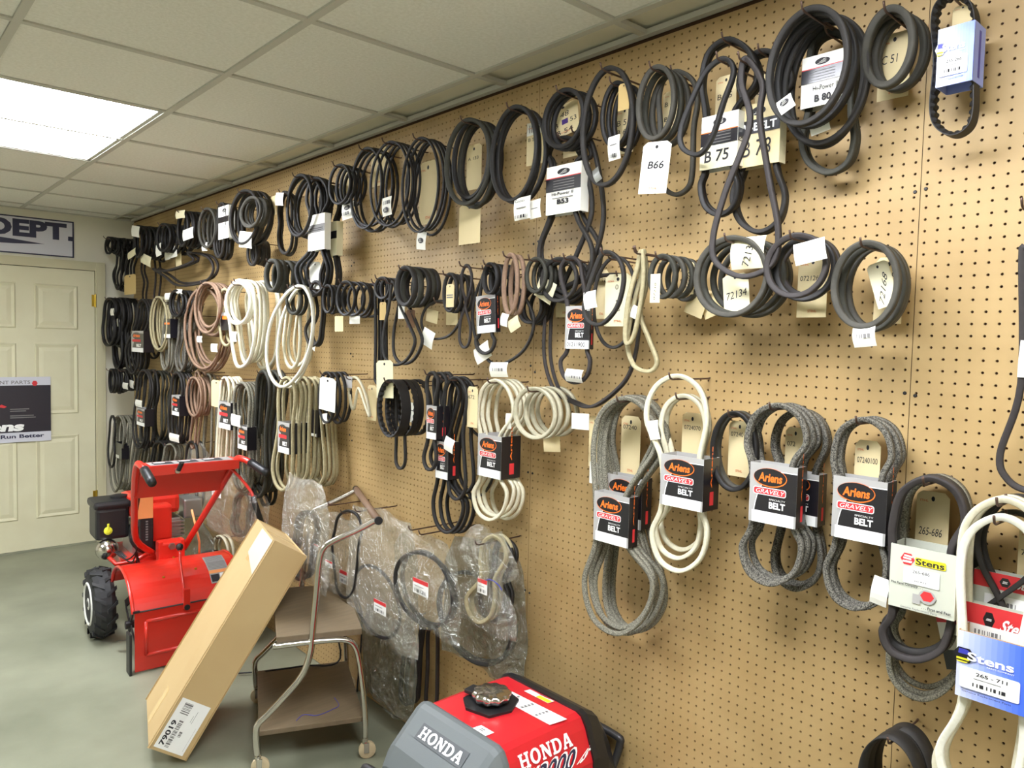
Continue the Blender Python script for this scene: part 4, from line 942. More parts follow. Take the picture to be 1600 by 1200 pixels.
b = B('black rings on the third-row hook in the back corner', 'rub_black', E(169, 577, 180, 613), .26, 4, w=.013, dx=.03)
b = B('black rings beside the third-row corner hook', 'rub_black', E(186, 578, 200, 610), .2, 4, w=.013, dx=.03)
stick(b, (192, 598, 200, 608), .21, 0, art=False); stick(b, (201, 594, 209, 606), .18, 15, art=False)
B('olive belts hanging between the corner sleeves', 'rub_olive', K(248, 580, 8, 620, 246, 7, 246, 690, 8), .14, 3, w=.012, dx=.03)
# fourth row far
b = B('cream-grey belts on the lowest hook in the back corner', 'fab_grey', K(186, 650, 9, 700, 184, 8, 180, 768, 9), .24, 5, w=.012, dx=.03, var=.06)
sleeve(b, (180, 692, 190, 716), .25, .05, 'card_black', [rc('card_white', .1, 0, .6, .2)])
B('black belt on the lowest hook in the back corner', 'rub_black', K(176, 650, 5, 690, 174, 5, 174, 730, 6), .28, 1, w=.012, hook=False)
B('grey belts beside the lowest corner hook', 'fab_grey', K(222, 690, 9, 720, 220, 9, 218, 775, 9), .16, 4, w=.012, dx=.03)
B('black belts low behind the tiller handle', 'rub_black', K(248, 690, 8, 720, 246, 8, 244, 770, 9), .16, 3, w=.012, dx=.03)
B('pale belts hung in an arch above the tiller panel', 'fab_grey', K(266, 694, 9, 720, 264, 9, 262, 760, 9), .2, 3, w=.014, dx=.03)
B('black belts hanging behind the tiller bars', 'rub_black', K(300, 690, 9, 730, 300, 9, 298, 800, 10), .16, 2, w=.014, dx=.03)
B('cream belt coiled low behind the cardboard box', 'fab_cream', E(336, 838, 356, 884), .1, 2, w=.016, dx=.03)
# ================================================================== right edge group
b = B('black V-belts in the grey sleeve marked 265-686', ['rub_violet', 'rub_dark', 'fab_grey'], K(1452, 748, 54, (862, 953), 1441, 44, 1432, 1030, 50), .13, 3, w=.019, t=.013, dx=.026, var=.02)
sleeve(b, (1388, 858, 1492, 958), .148, .075, 'card_stens', art_stensgrey(), None, 'card_white')
tag('manila tag handwritten 265-686', (1430, 768, 1482, 880), .045, [txt('265-686', .1, .38, .7, .11, IK, 0, .25)])
b = B('pale mottled belts hanging below the 265-686 sleeve', 'fab_grey', K(1462, 745, 50, 900, 1456, 48, 1444, 1092, 54), .06, 3, w=.013, t=.010, dx=.014, var=.04)
sleeve(b, (1468, 945, 1500, 1045), .075, .03, 'card_white', [rc('ink_red', 0, .72, 1, 1), rc('card_black', 0, 0, 1, .3)], None, 'card_white', ang=-14)
b = B('cream belts in the blue sleeve marked 265 711', ['fab_cream', 'fab_cream'], K(1566, 780, 62, (1002, 1098), 1552, 48, 1528, 1260, 62), .13, 2, w=.018, t=.013, dx=.026, var=.03)
sleeve(b, (1492, 998, 1612, 1104), .178, .09, 'card_kraft', art_stensblue('265 - 711'), None, 'card_kraft')
B('pale cream belt making the front loop at right edge', 'fab_white', K(1562, 808, 60, (1002, 1098), 1552, 46, 1534, 1250, 64), .158, 1, w=.016, t=.013)
b = B('dark belts in the red-topped sleeves at right edge', 'rub_dark', Lp((1580, 776), (1620, 795), (1642, 850), (1605, 902), (1525, 962), (1500, 1010), (1530, 1062), (1580, 1050), (1588, 1000), (1562, 935), (1534, 880), (1528, 835), (1548, 795)), .085, 2, w=.014, t=.010, dx=.02)
sleeve(b, (1518, 900, 1640, 966), .075, .025, 'card_stens', art_stensred(), None, 'card_white')
b2 = B('dark belt in the lower red-topped sleeve at right edge', 'rub_grey', K(1580, 800, 55, 900, 1576, 50, 1566, 1040, 55), .045, 1, w=.014, t=.010)
sleeve(b2, (1490, 950, 1620, 1010), .115, .02, 'card_stens', art_stensred(.3), None, 'card_white')
tag('manila tag at the right edge behind the cream loops', (1590, 826, 1640, 915), .03, [txt('711', .1, .5, .4, .1, IK)])
b = B('violet-grey belt loop running off the right edge', 'rub_violet', K(1612, 386, 14, 600, 1606, 10, 1608, 766, 44), .06, 1, w=.014, t=.011)
stick(b, (1592, 532, 1612, 590), .07, 2, bulge=.003)
HOOKS.append((onx(1597, 325, .14)[1], onx(1597, 325, .14)[2], .14, 'bare hook tip at the right edge'))
B('wide flat black belts rolled at the bottom right', 'rub_dark', E(1350, 1150, 1440, 1290), .13, 3, w=.05, t=.007, dx=.03, var=.02)
# ================================================================== lower rack of bagged belts
def inring(label, e, off, m='rub_black', n=2, w=.012, hook=False): return B(label, m, e, off, n, w=w, t=.012, dx=.012, var=.04, hook=hook)
inring('black belt ring in the clear bag with square red label', E(622, 866, 708, 976), .20, w=.016)
bag('clear bag with square red label holding a black ring', (612, 836, 716, 984), .205, .05, lab=((645, 906, 669, 930), .236), top=.6)
inring('thin black belt ring in the bag left of the square label', E(546, 888, 632, 992), .17, w=.010, n=1)
bag('clear bag with small red-topped label beside the cart', (540, 800, 650, 998), .17, .08, 'bag_milky', lab=((584, 939, 603, 959), .222), top=.8)
inring('black belt ring in the large flat lower bag', E(686, 898, 800, 1034), .09, w=.018)
bag('large flat grey-green bag hanging lowest by the generator', (690, 850, 818, 1046), .09, .04, 'bag_grey', top=.75)
b = inring('cream belts gathered in the knotted bag', K(770, 838, 18, 905, 762, 10, 752, 972, 20), .16, 'fab_tan', 3)
inring('black belts in the knotted bag at the end of the rack', K(786, 845, 14, 905, 778, 10, 772, 970, 22), .13, 'rub_black', 2)
bag('clear bag tied in the middle with a blue tie', (714, 826, 806, 984), .155, .06, lab=((746, 905, 761, 928), .188), knot=.47, top=.5)
MB().tube([onx(756, 908, .185), onx(764, 905, .19), onx(772, 908, .185), onx(780, 915, .17), onx(784, 922, .18)], .0016, 6).build('cable_tie', 'ink_blue', label='blue tie around the knotted plastic bag', cat='tie', smooth=True)
B('black belt loop hanging between the bags and cart handle', 'rub_black', K(544, 798, 20, 850, 540, 20, 540, 934, 16), .19, 1, w=.010, t=.010)
bag('crinkled white bag top left of the rack', (440, 748, 512, 912), .24, .07, 'bag_milky', top=.7)
inring('dark belts showing through the crinkled white bag', K(478, 800, 16, 850, 474, 14, 470, 905, 16), .23, 'rub_black', 3)
bag('narrow clear bag behind the cart handle', (486, 796, 512, 872), .2, .05, lab=((488, 850, 497, 858), .226))
bag('milky bag with red label behind the cart handle', (504, 806, 560, 930), .12, .07, 'bag_milky', lab=((530, 892, 544, 912), .16), top=.8)
bag('clear bag with white label behind the cart tube', (502, 860, 530, 920), .2, .04, lab=((508, 876, 519, 886), .223))
bag('grey-green bag hanging to the floor behind the cart', (566, 960, 648, 1108), .10, .07, 'bag_grey', top=.9)
B('long black belts hanging under the grey-green bag', 'rub_dark', K(646, 960, 10, 1020, 642, 9, 638, 1100, 10), .06, 2, w=.02)
B('long brown-black belt hanging by the lowest bag', 'rub_violet', K(676, 980, 8, 1040, 676, 8, 674, 1110, 9), .03, 1, w=.016)
inring('pale grey belts in the bag row behind the tiller handle', K(378, 770, 12, 800, 376, 10, 374, 836, 12), .2, 'fab_grey', 3)
bag('clear bag with red-edged label behind the tiller handle', (322, 740, 400, 842), .22, .08, lab=((331, 754, 345, 776), .266))
bag('clear bag behind the tiller lever', (366, 760, 420, 838), .16, .06, lab=((388, 772, 400, 786), .2))
bag('large grey bag standing low behind the tiller', (266, 806, 334, 890), .16, .10, 'bag_grey', top=.4)
bag('clear bag over the pale arch belts', (280, 690, 330, 790), .14, .06)
for k, (x, y, L) in enumerate([(656, 836, .25), (640, 829, .22), (556, 800, .2), (514, 790, .2), (744, 852, .2)]):
    HOOKS.append((onx(x, y, L)[1], onx(x, y, L)[2], L, ['bare wire hook among the bags', 'upper wire hook behind the square-label bag', 'wire hook over the bag left of the rack', 'wire hook behind the cart handle', 'wire hook holding the knotted bag'][k]))
o = obj('hanging_belts', MORE.v, MORE.f, MOREM, None, MORE.m, True, label='many more belts packed behind the front ones on far hooks', cat='belts', kind='stuff')
for i, (y, z, L, lab) in enumerate(HOOKS):
    l = lab if 'hook' in lab and len(lab.split()) <= 8 and i >= len(HOOKS)-5 else 'steel hook carrying the '+' '.join(lab.split()[:12])
    if 'bare' in lab: l = 'steel '+lab
    hook_obj(y, z, L, l)
# ================================================================== leaning cardboard box
A0 = np.array((-.933, 2.913, .092)); ea = np.array((-.494+.933, 2.82-2.913, .818-.092)); L_ = np.linalg.norm(ea); ea /= L_
eb = np.array((-.814+.933, 2.878-2.913, .015-.092)); eb -= ea*(ea@eb); eb /= np.linalg.norm(eb); ec = np.cross(ea, eb); ec = ec if ec[1] > 0 else -ec
L_, w1, w2 = .854, .146, .451
zmin = min((A0+eb*w1*i+ec*w2*j)[2] for i in (0, 1) for j in (0, 1)); A0 = A0-np.array((0, 0, zmin-.001))
def bx_(a, b_, c): return A0+ea*a+eb*b_+ec*c
bt = thing('cardboard_box', 'long brown cardboard box labelled 79019 leaning on the cart', 'box', tuple(bx_(0, w1, w2/2)*np.array((1, 1, 0))))
MB().obox(bx_(L_/2, w1/2, w2/2), (ea, eb, ec), (L_/2, w1/2, w2/2), 0, .006).build('carton', 'cardboard', bt)
t_ = .0012
MB().obox(bx_(L_+t_/2, w1/2, w2/4), (ea, eb, ec), (t_/2, w1/2-.004, w2/4-.003)).build('flap', 'cardboard', bt)
MB().obox(bx_(L_+t_/2, w1/2, w2*3/4), (ea, eb, ec), (t_/2, w1/2-.004, w2/4-.003)).build('flap', 'cardboard', bt)
for c_, h_ in ((bx_(L_+t_, w1/2, w2/2), (.0005, w1/2-.002, .028)), (bx_(L_-.07, -t_/2, w2/2), (.07, .0005, .028)), (bx_(.07, -t_/2, w2/2), (.07, .0005, .028))): MB().obox(c_, (ea, eb, ec), h_).build('packing_tape', 'tape', bt)
q = [bx_(.70, -.001, .11), bx_(.852, -.001, .11), bx_(.852, -.001, .012), bx_(.70, -.001, .012)]
MB().prism([bx_(.852, -.0012, .004), bx_(.852, -.0012, w2*.62), bx_(.74, -.0012, w2*.62), bx_(.70, -.0012, .004)], eb*.0008).build('clear_tape', 'tape_clear', bt)
# white shipping label on the side that faces the room
p00 = bx_(.002, .006, -.001)
def lb(a, b_): return bx_(a, b_, -.0012)
q = [lb(.006, .012), lb(.20, .012), lb(.20, .128), lb(.006, .128)]
l = MB().prism([q[3], q[2], q[1], q[0]], -ec*.0006).build('shipping_label', 'label_white', bt)
layer([p-ec*.0008 for p in q], [txt('79019', .07, .74, .5, .17, 'ink', .03), bars('ink_grey', .06, .56, .62, .70, 30, 4), bars('ink_grey', .72, .55, .94, .83, 12, 5), bars('ink_grey', .30, .40, .42, .50, 6, 6), rc('ink_grey', .6, .30, .85, .31), rc('ink_grey', .62, .36, .75, .37), rc('ink_grey', .08, .08, .55, .085)], 'print', l, .0006)
# ================================================================== rolling cart
c0 = np.array([-.632, 2.640]); e1 = np.array([.36, -.15]); e1 /= np.linalg.norm(e1); e2 = np.array([-e1[1], e1[0]])
def cw(s, d_, z): p = c0+e1*s+e2*d_; return (p[0], p[1], z)
D = .565
ct = thing('utility_cart', 'two-shelf rolling cart with bent chrome tube frame', 'cart', cw(.2, D/2, 0))
ax3 = ((*e1, 0), (*e2, 0), (0, 0, 1))
MB().obox(cw(.222, D/2, .503), ax3, (.158, D/2+.005, .012), 0, .003).build('top_shelf', 'shelf_brown', ct)
MB().obox(cw(.198, D/2, .145), ax3, (.196, D/2-.012, .010), 0, .003).build('lower_shelf', 'shelf_brown', ct)
for d_, nm in ((-.012, 0), (D+.012, 1)):
    P = spline([cw(0, d_, .075), cw(-.006, d_, .13), cw(-.004, d_, .19), cw(.03, d_, .225), cw(.09, d_, .285), cw(.155, d_, .36), cw(.185, d_, .44), cw(.193, d_, .52), cw(.206, d_, .66), cw(.216, d_, .79), cw(.232, d_, .842), cw(.27, d_, .868), cw(.36, d_, .905), cw(.432, d_, .941)], 4, False)
    MB().tube(P, .0125, 10).build('handle_tube', 'chrome', ct, smooth=True)
    P = spline([cw(.05, d_, .484), cw(.12, d_, .486), cw(.24, d_, .486), cw(.315, d_, .480), cw(.35, d_, .455), cw(.368, d_, .40), cw(.385, d_, .28), cw(.394, d_, .17), cw(.396, d_, .075)], 4, False)
    MB().tube(P, .011, 10).build('leg_tube', 'chrome', ct, smooth=True)
    for s in (0, .396):
        c = MB(); c.lathe(cw(s, d_, .062), (0, 0, 1), [(0, .012), (.02, .012), (.024, .006)], 10, 0)
        c.obox(cw(s+.004, d_-.013, .046), ax3, (.010, .002, .02), 0); c.obox(cw(s+.004, d_+.013, .046), ax3, (.010, .002, .02), 0)
        p = np.array(cw(s+.008, d_-.010, .034)); c.lathe(p, (*e2, 0), [(0, .022), (.003, .033), (.017, .033), (.02, .022)], 18, 1); c.lathe(p-np.array((*e2, 0))*.004, (*e2, 0), [(0, .006), (.028, .006)], 8, 0)
        c.build('caster', ['chrome', 'caster'], ct)
MB().tube([cw(.432, -.03, .941), cw(.432, D+.03, .941)], .0145, 12).build('grip_bar', 'grip_wood', ct, smooth=True)
for d_ in (-.034, D+.034): MB().lathe(cw(.432, d_-.006, .941), (*e2, 0), [(0, .016), (.012, .016)], 12).build('end_cap', 'plastic_black', ct)
MB().tube(spline([cw(.14, .05, .157), cw(.17, .09, .157), cw(.22, .07, .157), cw(.28, .10, .157), cw(.31, .13, .157), cw(.30, .20, .157)], 5, False), .0012, 5).build('string', 'ink_blue', label='thin blue string lying on the lower cart shelf', cat='string')
# black cable over the lower shelf to the wall
MB().tube(spline([onz(372, 1052, .012), onz(400, 1050, .03), cw(.05, D*.9, .17), cw(.2, D*.93, .166), cw(.36, D*.93, .18), (-.1, 3.10, .42), (-.06, 3.0, .46), (-.04, 2.9, .40), (-.03, 2.95, .02)], 6, False), .004, 6).build('power_cord', 'plastic_black', label='black cord trailing across the lower cart shelf', cat='cord', smooth=True)
# ================================================================== generator
gx0, gx1, gy, gt = -.478, -.175, 1.612, .55
gen = thing('generator', 'red and grey portable inverter generator at the bottom of view', 'generator', (-.33, gy, 0))
def sec(x, ht, hb, zt, zb=.05, r=.05, sh=.12):
    """cross section of the housing at x: half widths at top and bottom"""
    P = [(hb, zb), (hb, zt-sh), ]
    P += [(ht+(hb-ht)*.35, zt-.035), (ht, zt-.008), (ht-.02, zt), (-ht+.02, zt), (-ht, zt-.008), (-ht-(hb-ht)*.35, zt-.035), (-hb, zt-sh), (-hb, zb)]
    return [(x, gy+a, z) for a, z in P]
MB().loft([sec(gx0, .172, .222, gt), sec((gx0+gx1)/2, .172, .222, gt+.002), sec(gx1, .170, .222, gt)]).build('red_housing', 'gen_red', gen)
MB().loft([sec(-.640, .165, .20, .36, .06), sec(-.634, .17, .212, .42, .05), sec(-.605, .174, .222, .47), sec(-.515, .178, .228, .552), sec(-.500, .179, .229, .560), sec(-.488, .179, .229, .562), sec(gx0, .177, .227, .558)]).build('front_cover', 'gen_grey', gen)
MB().loft([sec(gx1, .176, .227, .556), sec(gx1+.02, .176, .227, .556), sec(gx1+.07, .172, .224, .53), sec(gx1+.12, .165, .215, .46, .06), sec(gx1+.13, .16, .21, .42, .06)]).build('rear_cover', 'plastic_black', gen)
fm = MB()
for s in (-1, 1): fm.tube(spline([(-.60, gy+s*.16, .05), (-.40, gy+s*.17, .02), (-.25, gy+s*.17, .02), (-.08, gy+s*.16, .05)], 4, False), .014, 8)
fm.build('base_frame', 'plastic_black', gen, smooth=True)
for s in (-.13, .13):
    for x in (-.55, -.13): MB().lathe((x, gy+s, 0), (0, 0, 1), [(0, .022), (.06, .018)], 10).build('foot', 'plastic_black', gen)
def hand(x, xx, z, name):
    MB().tube(spline([(x, gy+.19, z-.09), (xx, gy+.20, z-.01), (xx, gy+.18, z+.012), (xx, gy, z+.014), (xx, gy-.18, z+.012), (xx, gy-.20, z-.01), (x, gy-.19, z-.09)], 5, False), .012, 10).build(name, 'dark_steel', gen, smooth=True)
hand(-.625, -.672, .40, 'front_handle')
hand(-.055, -.028, .43, 'rear_handle')
fc = MB(); cpos = np.array(onz(768, 1100, gt)); 
fc.prism([(cpos[0]+dx*.085, cpos[1]+dy*.085, gt+.001) for dx, dy in ((-1, .2), (-.6, .85), (.3, .95), (1.0, .25), (.85, -.5), (.1, -.95), (-.75, -.75))], (0, 0, .008)); fc.build('filler_collar', 'plastic_black', gen)
n = 20; prof = []
cap = MB(); secs = []
for h, r in ((.008, .040), (.016, .042), (.020, .055), (.036, .057), (.042, .050), (.046, .02)):
    secs.append([(cpos[0]+r*(1+.06*math.cos(10*a))*math.cos(a), cpos[1]+r*(1+.06*math.cos(10*a))*math.sin(a), gt+h) for a in np.linspace(0, 2*math.pi, 60, endpoint=False)])
cap.loft(secs); cap.build('fuel_cap', 'chrome', gen, smooth=True)
MB().obox((cpos[0]-.012, cpos[1]+.075, gt+.02), ((1, .2, 0), (-.2, 1, 0), (0, 0, 1)), (.022, .016, .006), 0, .003).build('vent_lever', 'dark_steel', gen)
def topq(px): return [np.array((*onz(x, y, gt+.0022)[:2], gt+.0022)) for x, y in px]
def decal(nm, quad, base, art, up):
    v = [p+np.array(up)*.0004 for p in quad]
    o = MB().prism([v[3], v[2], v[1], v[0]], np.array(up)*.0006).build(nm, base, gen)
    layer([p+np.array(up)*.0008 for p in v], art, 'print', o, .0006); return o
decal('warning_label', topq([(751, 1075), (776, 1069), (886, 1124), (859, 1133)])[0:1]+topq([(776, 1069), (886, 1124), (859, 1133)]), 'label_white', [rc('orange_bar', .02, .9, .98, .97)]+[rc('ink_grey', .1+.2*(k % 4), .2+.2*(k//4), .1+.2*(k % 4)+.12, .23+.2*(k//4)) for k in range(12)]+[rc('ink_red', .3, .7, .33, .76), rc('ink_red', .62, .6, .66, .66)], (0, 0, 1))
decal('caution_label', topq([(819, 1080), (828, 1077.5), (866, 1096), (856, 1099)]), 'label_white', [rc('ink_yellow', 0, 0, .7, .5), ell('ink_navy', .9, .4, .05, .25, 10)], (0, 0, 1))
decal('switch_label', topq([(738, 1138), (752, 1133.5), (772, 1145), (758, 1150.5)]), 'label_white', [rc('ink_grey', .3, .4, .42, .7), rc('ink_grey', .52, .4, .66, .7)], (0, 0, 1))
# slab-serif maker's lettering built from strokes
def slab(ch):
    H = [[(0, 0), (.42, 0), (.42, .14), (.32, .14), (.32, .43), (.68, .43), (.68, .14), (.58, .14), (.58, 0), (1, 0), (1, .14), (.9, .14), (.9, .86), (1, .86), (1, 1), (.58, 1), (.58, .86), (.68, .86), (.68, .58), (.32, .58), (.32, .86), (.42, .86), (.42, 1), (0, 1), (0, .86), (.1, .86), (.1, .14), (0, .14)]]
    if ch == 'H': return H, []
    if ch == 'O':
        n = 16; return [], [[(.5+.5*math.cos(2*math.pi*k/n), .5+.52*math.sin(2*math.pi*k/n)) for k in range(n)], [(.5+.24*math.cos(2*math.pi*k/n), .5+.34*math.sin(2*math.pi*k/n)) for k in range(n)]]
    if ch == 'N': return [[(0, 0), (.36, 0), (.36, .14), (.27, .14), (.27, .62), (.72, 0), (.9, 0), (.9, .86), (1, .86), (1, 1), (.64, 1), (.64, .86), (.73, .86), (.73, .42), (.32, 1), (0, 1), (0, .86), (.1, .86), (.1, .14), (0, .14)]], []
    if ch == 'D':
        n = 12; o_ = [(0, 0)]+[(.48+.52*math.sin(a), .5-.5*math.cos(a)) for a in np.linspace(0, math.pi, n)]+[(0, 1), (0, .86), (.1, .86), (.1, .14), (0, .14)]
        i_ = [(.34, .16)]+[(.46+.28*math.sin(a), .5-.34*math.cos(a)) for a in np.linspace(0, math.pi, n)]+[(.34, .84), (.34, .8), (.34, .7), (.34, .3), (.34, .2)]
        return [], [o_, i_]
    if ch == 'A': return [[(0, 0), (.36, 0), (.36, .14), (.29, .14), (.34, .3), (.62, .3), (.67, .14), (.6, .14), (.6, 0), (1, 0), (1, .14), (.93, .14), (.66, 1), (.36, 1), (.07, .14), (0, .14)], ], []
def word(w, u, v, W, Hh, m, base):
    out = []; cw_ = W/(len(w)*1.1-.1)
    for i, ch in enumerate(w):
        f, rg = slab(ch); sc_ = lambda P: [(u+cw_*(i*1.1+a), v+Hh*b_) for a, b_ in P]
        for P in f: out.append(pol(m, sc_(P)))
        if rg:
            a, b_ = sc_(rg[0]), sc_(rg[1]); n = len(a); out.append((m, np.array(a+b_), [(k, (k+1) % n, n+(k+1) % n, n+k) for k in range(n)]))
        if ch == 'A': out.append(pol(base, sc_([(.39, .43), (.58, .43), (.485, .74)])))
    return out
fy0, fy1 = gy+.105, gy-.105
def fs(z): return -.605+(z-.47)/(.552-.47)*(.605-.515)
q = [np.array((fs(.533)-.001, fy0, .533)), np.array((fs(.533)-.001, fy1, .533)), np.array((fs(.501)-.001, fy1, .501)), np.array((fs(.501)-.001, fy0, .501))]
nb_ = np.cross(q[1]-q[0], q[3]-q[0]); nb_ /= np.linalg.norm(nb_); nb_ = -nb_ if nb_[0] > 0 else nb_
pl = MB().prism([p for p in (q[3], q[2], q[1], q[0])], nb_*.0015).build('name_plate', 'plate_grey', gen)
layer([p+nb_*.0016 for p in q], word('HONDA', .05, .16, .9, .68, 'ink_white', 'plate_grey'), 'print', pl, .0006)
# lettering on the red side toward the camera
ys = lambda z: gy-float(np.interp(z, [.43, .515, .542], [.222, .1895, .172]))
def sideq(xa, xb, za, zb): return [np.array((xa, ys(za)-.0008, za)), np.array((xb, ys(za)-.0008, za)), np.array((xb, ys(zb)-.0008, zb)), np.array((xa, ys(zb)-.0008, zb))]
layer([p-np.array((0, .0028, 0)) for p in sideq(-.440, -.240, .527, .492)], word('HONDA', 0, 0, 1, 1, 'ink_white', 'gen_red'), 'side_lettering', gen, .001)
layer(sideq(-.475, -.212, .484, .438), [txt('EU', 0, 0, .2, 1, 'ink_white', .08, .2), txt('3000', .25, -.05, .58, 1.1, 'ink_white', .05, .15), txt('3000', .262, .03, .556, .94, 'ink_navy', .015, .15), txt('is', .88, .1, .1, .75, 'ink_white', .02, .4)], 'side_lettering', gen, .001)
layer(sideq(-.462, -.402, .496, .487), [txt('INVERTER', 0, 0, 1, .9, 'ink_white', .02)], 'side_lettering', gen, .001)
# ================================================================== rear-tine tiller
th = math.radians(3); ta = np.array((math.cos(th), -math.sin(th))); tb_ = np.array((math.sin(th), math.cos(th))); TO = np.array((-.734, 3.81))+.25*ta
def tw_(u, v, z): p = TO+ta*u+tb_*v; return (p[0], p[1], z)
til = thing('rotary_tiller', 'red rear-tine rotary tiller parked by the pegboard', 'tiller', tw_(0, .3, 0))
taxis = ((*ta, 0), (*tb_, 0), (0, 0, 1))
# hood over the tines
prof = [(0.0, .30), (.03, .355), (.085, .41), (.16, .447), (.25, .46), (.34, .445), (.42, .40), (.46, .34)]
def shell(pr, u0, u1, t=.006):
    out_ = [(v, z) for v, z in pr]; inn = [(v+.0, z-t) for v, z in pr]
    m_ = MB(); n_ = len(pr)
    V = [tw_(u, v, z) for u in (u0, u1) for v, z in out_+inn]
    F = []
    for k in range(n_-1):
        F += [(k, k+1, 2*n_+k+1, 2*n_+k), (n_+k+1, n_+k, 3*n_+k, 3*n_+k+1), (k+1, k, n_+k, n_+k+1), (2*n_+k, 2*n_+k+1, 3*n_+k+1, 3*n_+k)]
    F += [(0, 2*n_, 3*n_, n_), (n_-1, 2*n_-1, 4*n_-1, 3*n_-1)]
    return m_.add(V, F)
sp = spline([(v, 0, z) for v, z in prof], 3, False); prof2 = [(p[0], p[2]) for p in sp]
shell(prof2, -.262, .262).build('tine_hood', 'red_paint', til, smooth=False)
for s in (-.262, .262): MB().tube([tw_(s, v-.004, z-.004) for v, z in prof2], .009, 8).build('hood_rim', 'red_paint', til, smooth=True)
fl = MB(); fl.obox(tw_(0, 0, .155), taxis, (.255, .004, .145)); fl.build('rear_flap', 'red_paint', til)
rb = MB()
rx0, rx1, rz0, rz1 = -.205, .205, .085, .25
for a, b_ in (((rx0, rz0), (rx1, rz0)), ((rx1, rz0), (rx1, rz1)), ((rx1, rz1), (rx0, rz1)), ((rx0, rz1), (rx0, rz0))): rb.tube([tw_(a[0], -.004, a[1]), tw_(b_[0], -.004, b_[1])], .009, 8)
rb.build('pressed_rib', 'red_paint', til, smooth=True)
MB().tube([tw_(-.255, -.006, .302), tw_(.255, -.006, .302)], .004, 6).build('hinge_rod', 'dark_steel', til)
MB().obox(tw_(-.249, -.007, .305), taxis, (.015, .006, .005)).build('hinge_clip', 'plastic_black', til)
def hq(u0, u1, v0, v1):
    f_ = lambda v: np.interp(v, [p[0] for p in prof2], [p[1] for p in prof2])+.004
    return [np.array(tw_(u0, v1, f_(v1))), np.array(tw_(u1, v1, f_(v1))), np.array(tw_(u1, v0, f_(v0))), np.array(tw_(u0, v0, f_(v0)))]
q = hq(.13, .225, .03, .20)
for k in range(3):
    v0, v1 = .035+k*.055, .035+(k+1)*.055; q = hq(.115, .215, v0, v1)
    o = MB().prism([q[3], q[2], q[1], q[0]], (0, 0, .0006)).build('warning_decal', 'decal_grey', til)
    layer([p+np.array((0, 0, .0007)) for p in q], ([rc('ink_grey', .06, .1+.16*i, .94, .17+.16*i) for i in range(6)] if k else [rc('orange_bar', 0, .75, 1, 1), rc('label_white', .5, .05, .95, .7), rc('ink', .05, .1, .45, .65), pol('ink', [(.6, .2), (.85, .3), (.8, .55), (.65, .5)])]), 'print', o, .0006)
for u, v in ((-.1, .10), (.06, .12), (.0, .3)):
    z = np.interp(v, [p[0] for p in prof2], [p[1] for p in prof2]); MB().lathe(tw_(u, v, z), (0, -.3, 1), [(0, .007), (.004, .006)], 8).build('hood_bolt', 'brass', til)
# depth lever over the hood
lv = MB(); lv.tube([tw_(-.02, .02, .30), tw_(-.022, .04, .37), tw_(-.02, .10, .47), tw_(-.015, .13, .55)], .007, 8); lv.build('depth_lever', 'red_paint', til, smooth=True)
MB().lathe(tw_(-.015, .13, .535), (.05, .2, 1), [(0, .010), (.012, .018), (.028, .018), (.036, .008)], 12).build('lever_knob', 'plastic_black', til, smooth=True)
lb_ = MB(); lb_.obox(tw_(-.02, -.004, .325), taxis, (.016, .012, .05), 0, .003); lb_.build('lever_bracket', 'red_paint', til)
MB().lathe(tw_(-.02, -.022, .285), (*tb_, 0), [(0, .014), (.02, .014)], 12).build('pivot_bolt', 'plastic_black', til)
# tines
tn = MB(); tn.tube([tw_(-.25, .22, .17), tw_(.25, .22, .17)], .02, 10); tn.build('tine_shaft', 'dark_steel', til)
for u in (-.23, -.14, -.05, .05, .14, .23):
    for k in range(4):
        a = k*math.pi/2+u*5; s = 1 if k % 2 else -1
        P = [tw_(u, .22+r*math.cos(a+r*1.5), .17+r*math.sin(a+r*1.5)) for r in (.02, .08, .13)]+[tw_(u+s*.04, .22+.155*math.cos(a+.35), .17+.155*math.sin(a+.35))]
        m = MB(); V = []
        for i, p in enumerate(P):
            for dz in (-1, 1): V.append((p[0], p[1]+dz*.018*math.sin(a), p[2]+dz*.018*math.cos(a)))
        V2 = [(x+.006, y, z) for x, y, z in V]
        m.add(V+V2, [(2*i, 2*i+1, 2*i+3, 2*i+2) for i in range(3)]+[(8+2*i+2, 8+2*i+3, 8+2*i+1, 8+2*i) for i in range(3)]+[(2*i, 2*i+2, 8+2*i+2, 8+2*i) for i in range(3)]+[(2*i+3, 2*i+1, 8+2*i+1, 8+2*i+3) for i in range(3)]+[(0, 8, 9, 1), (6, 7, 15, 14)])
        m.build('tine', 'dark_steel', til)
MB().obox(tw_(0, .25, .22), taxis, (.05, .14, .16), 0, .02).build('chain_case', 'red_paint', til)
MB().obox(tw_(-.275, .02, .10), taxis, (.006, .035, .10), 0, .003).build('drag_stake', 'dark_steel', til)
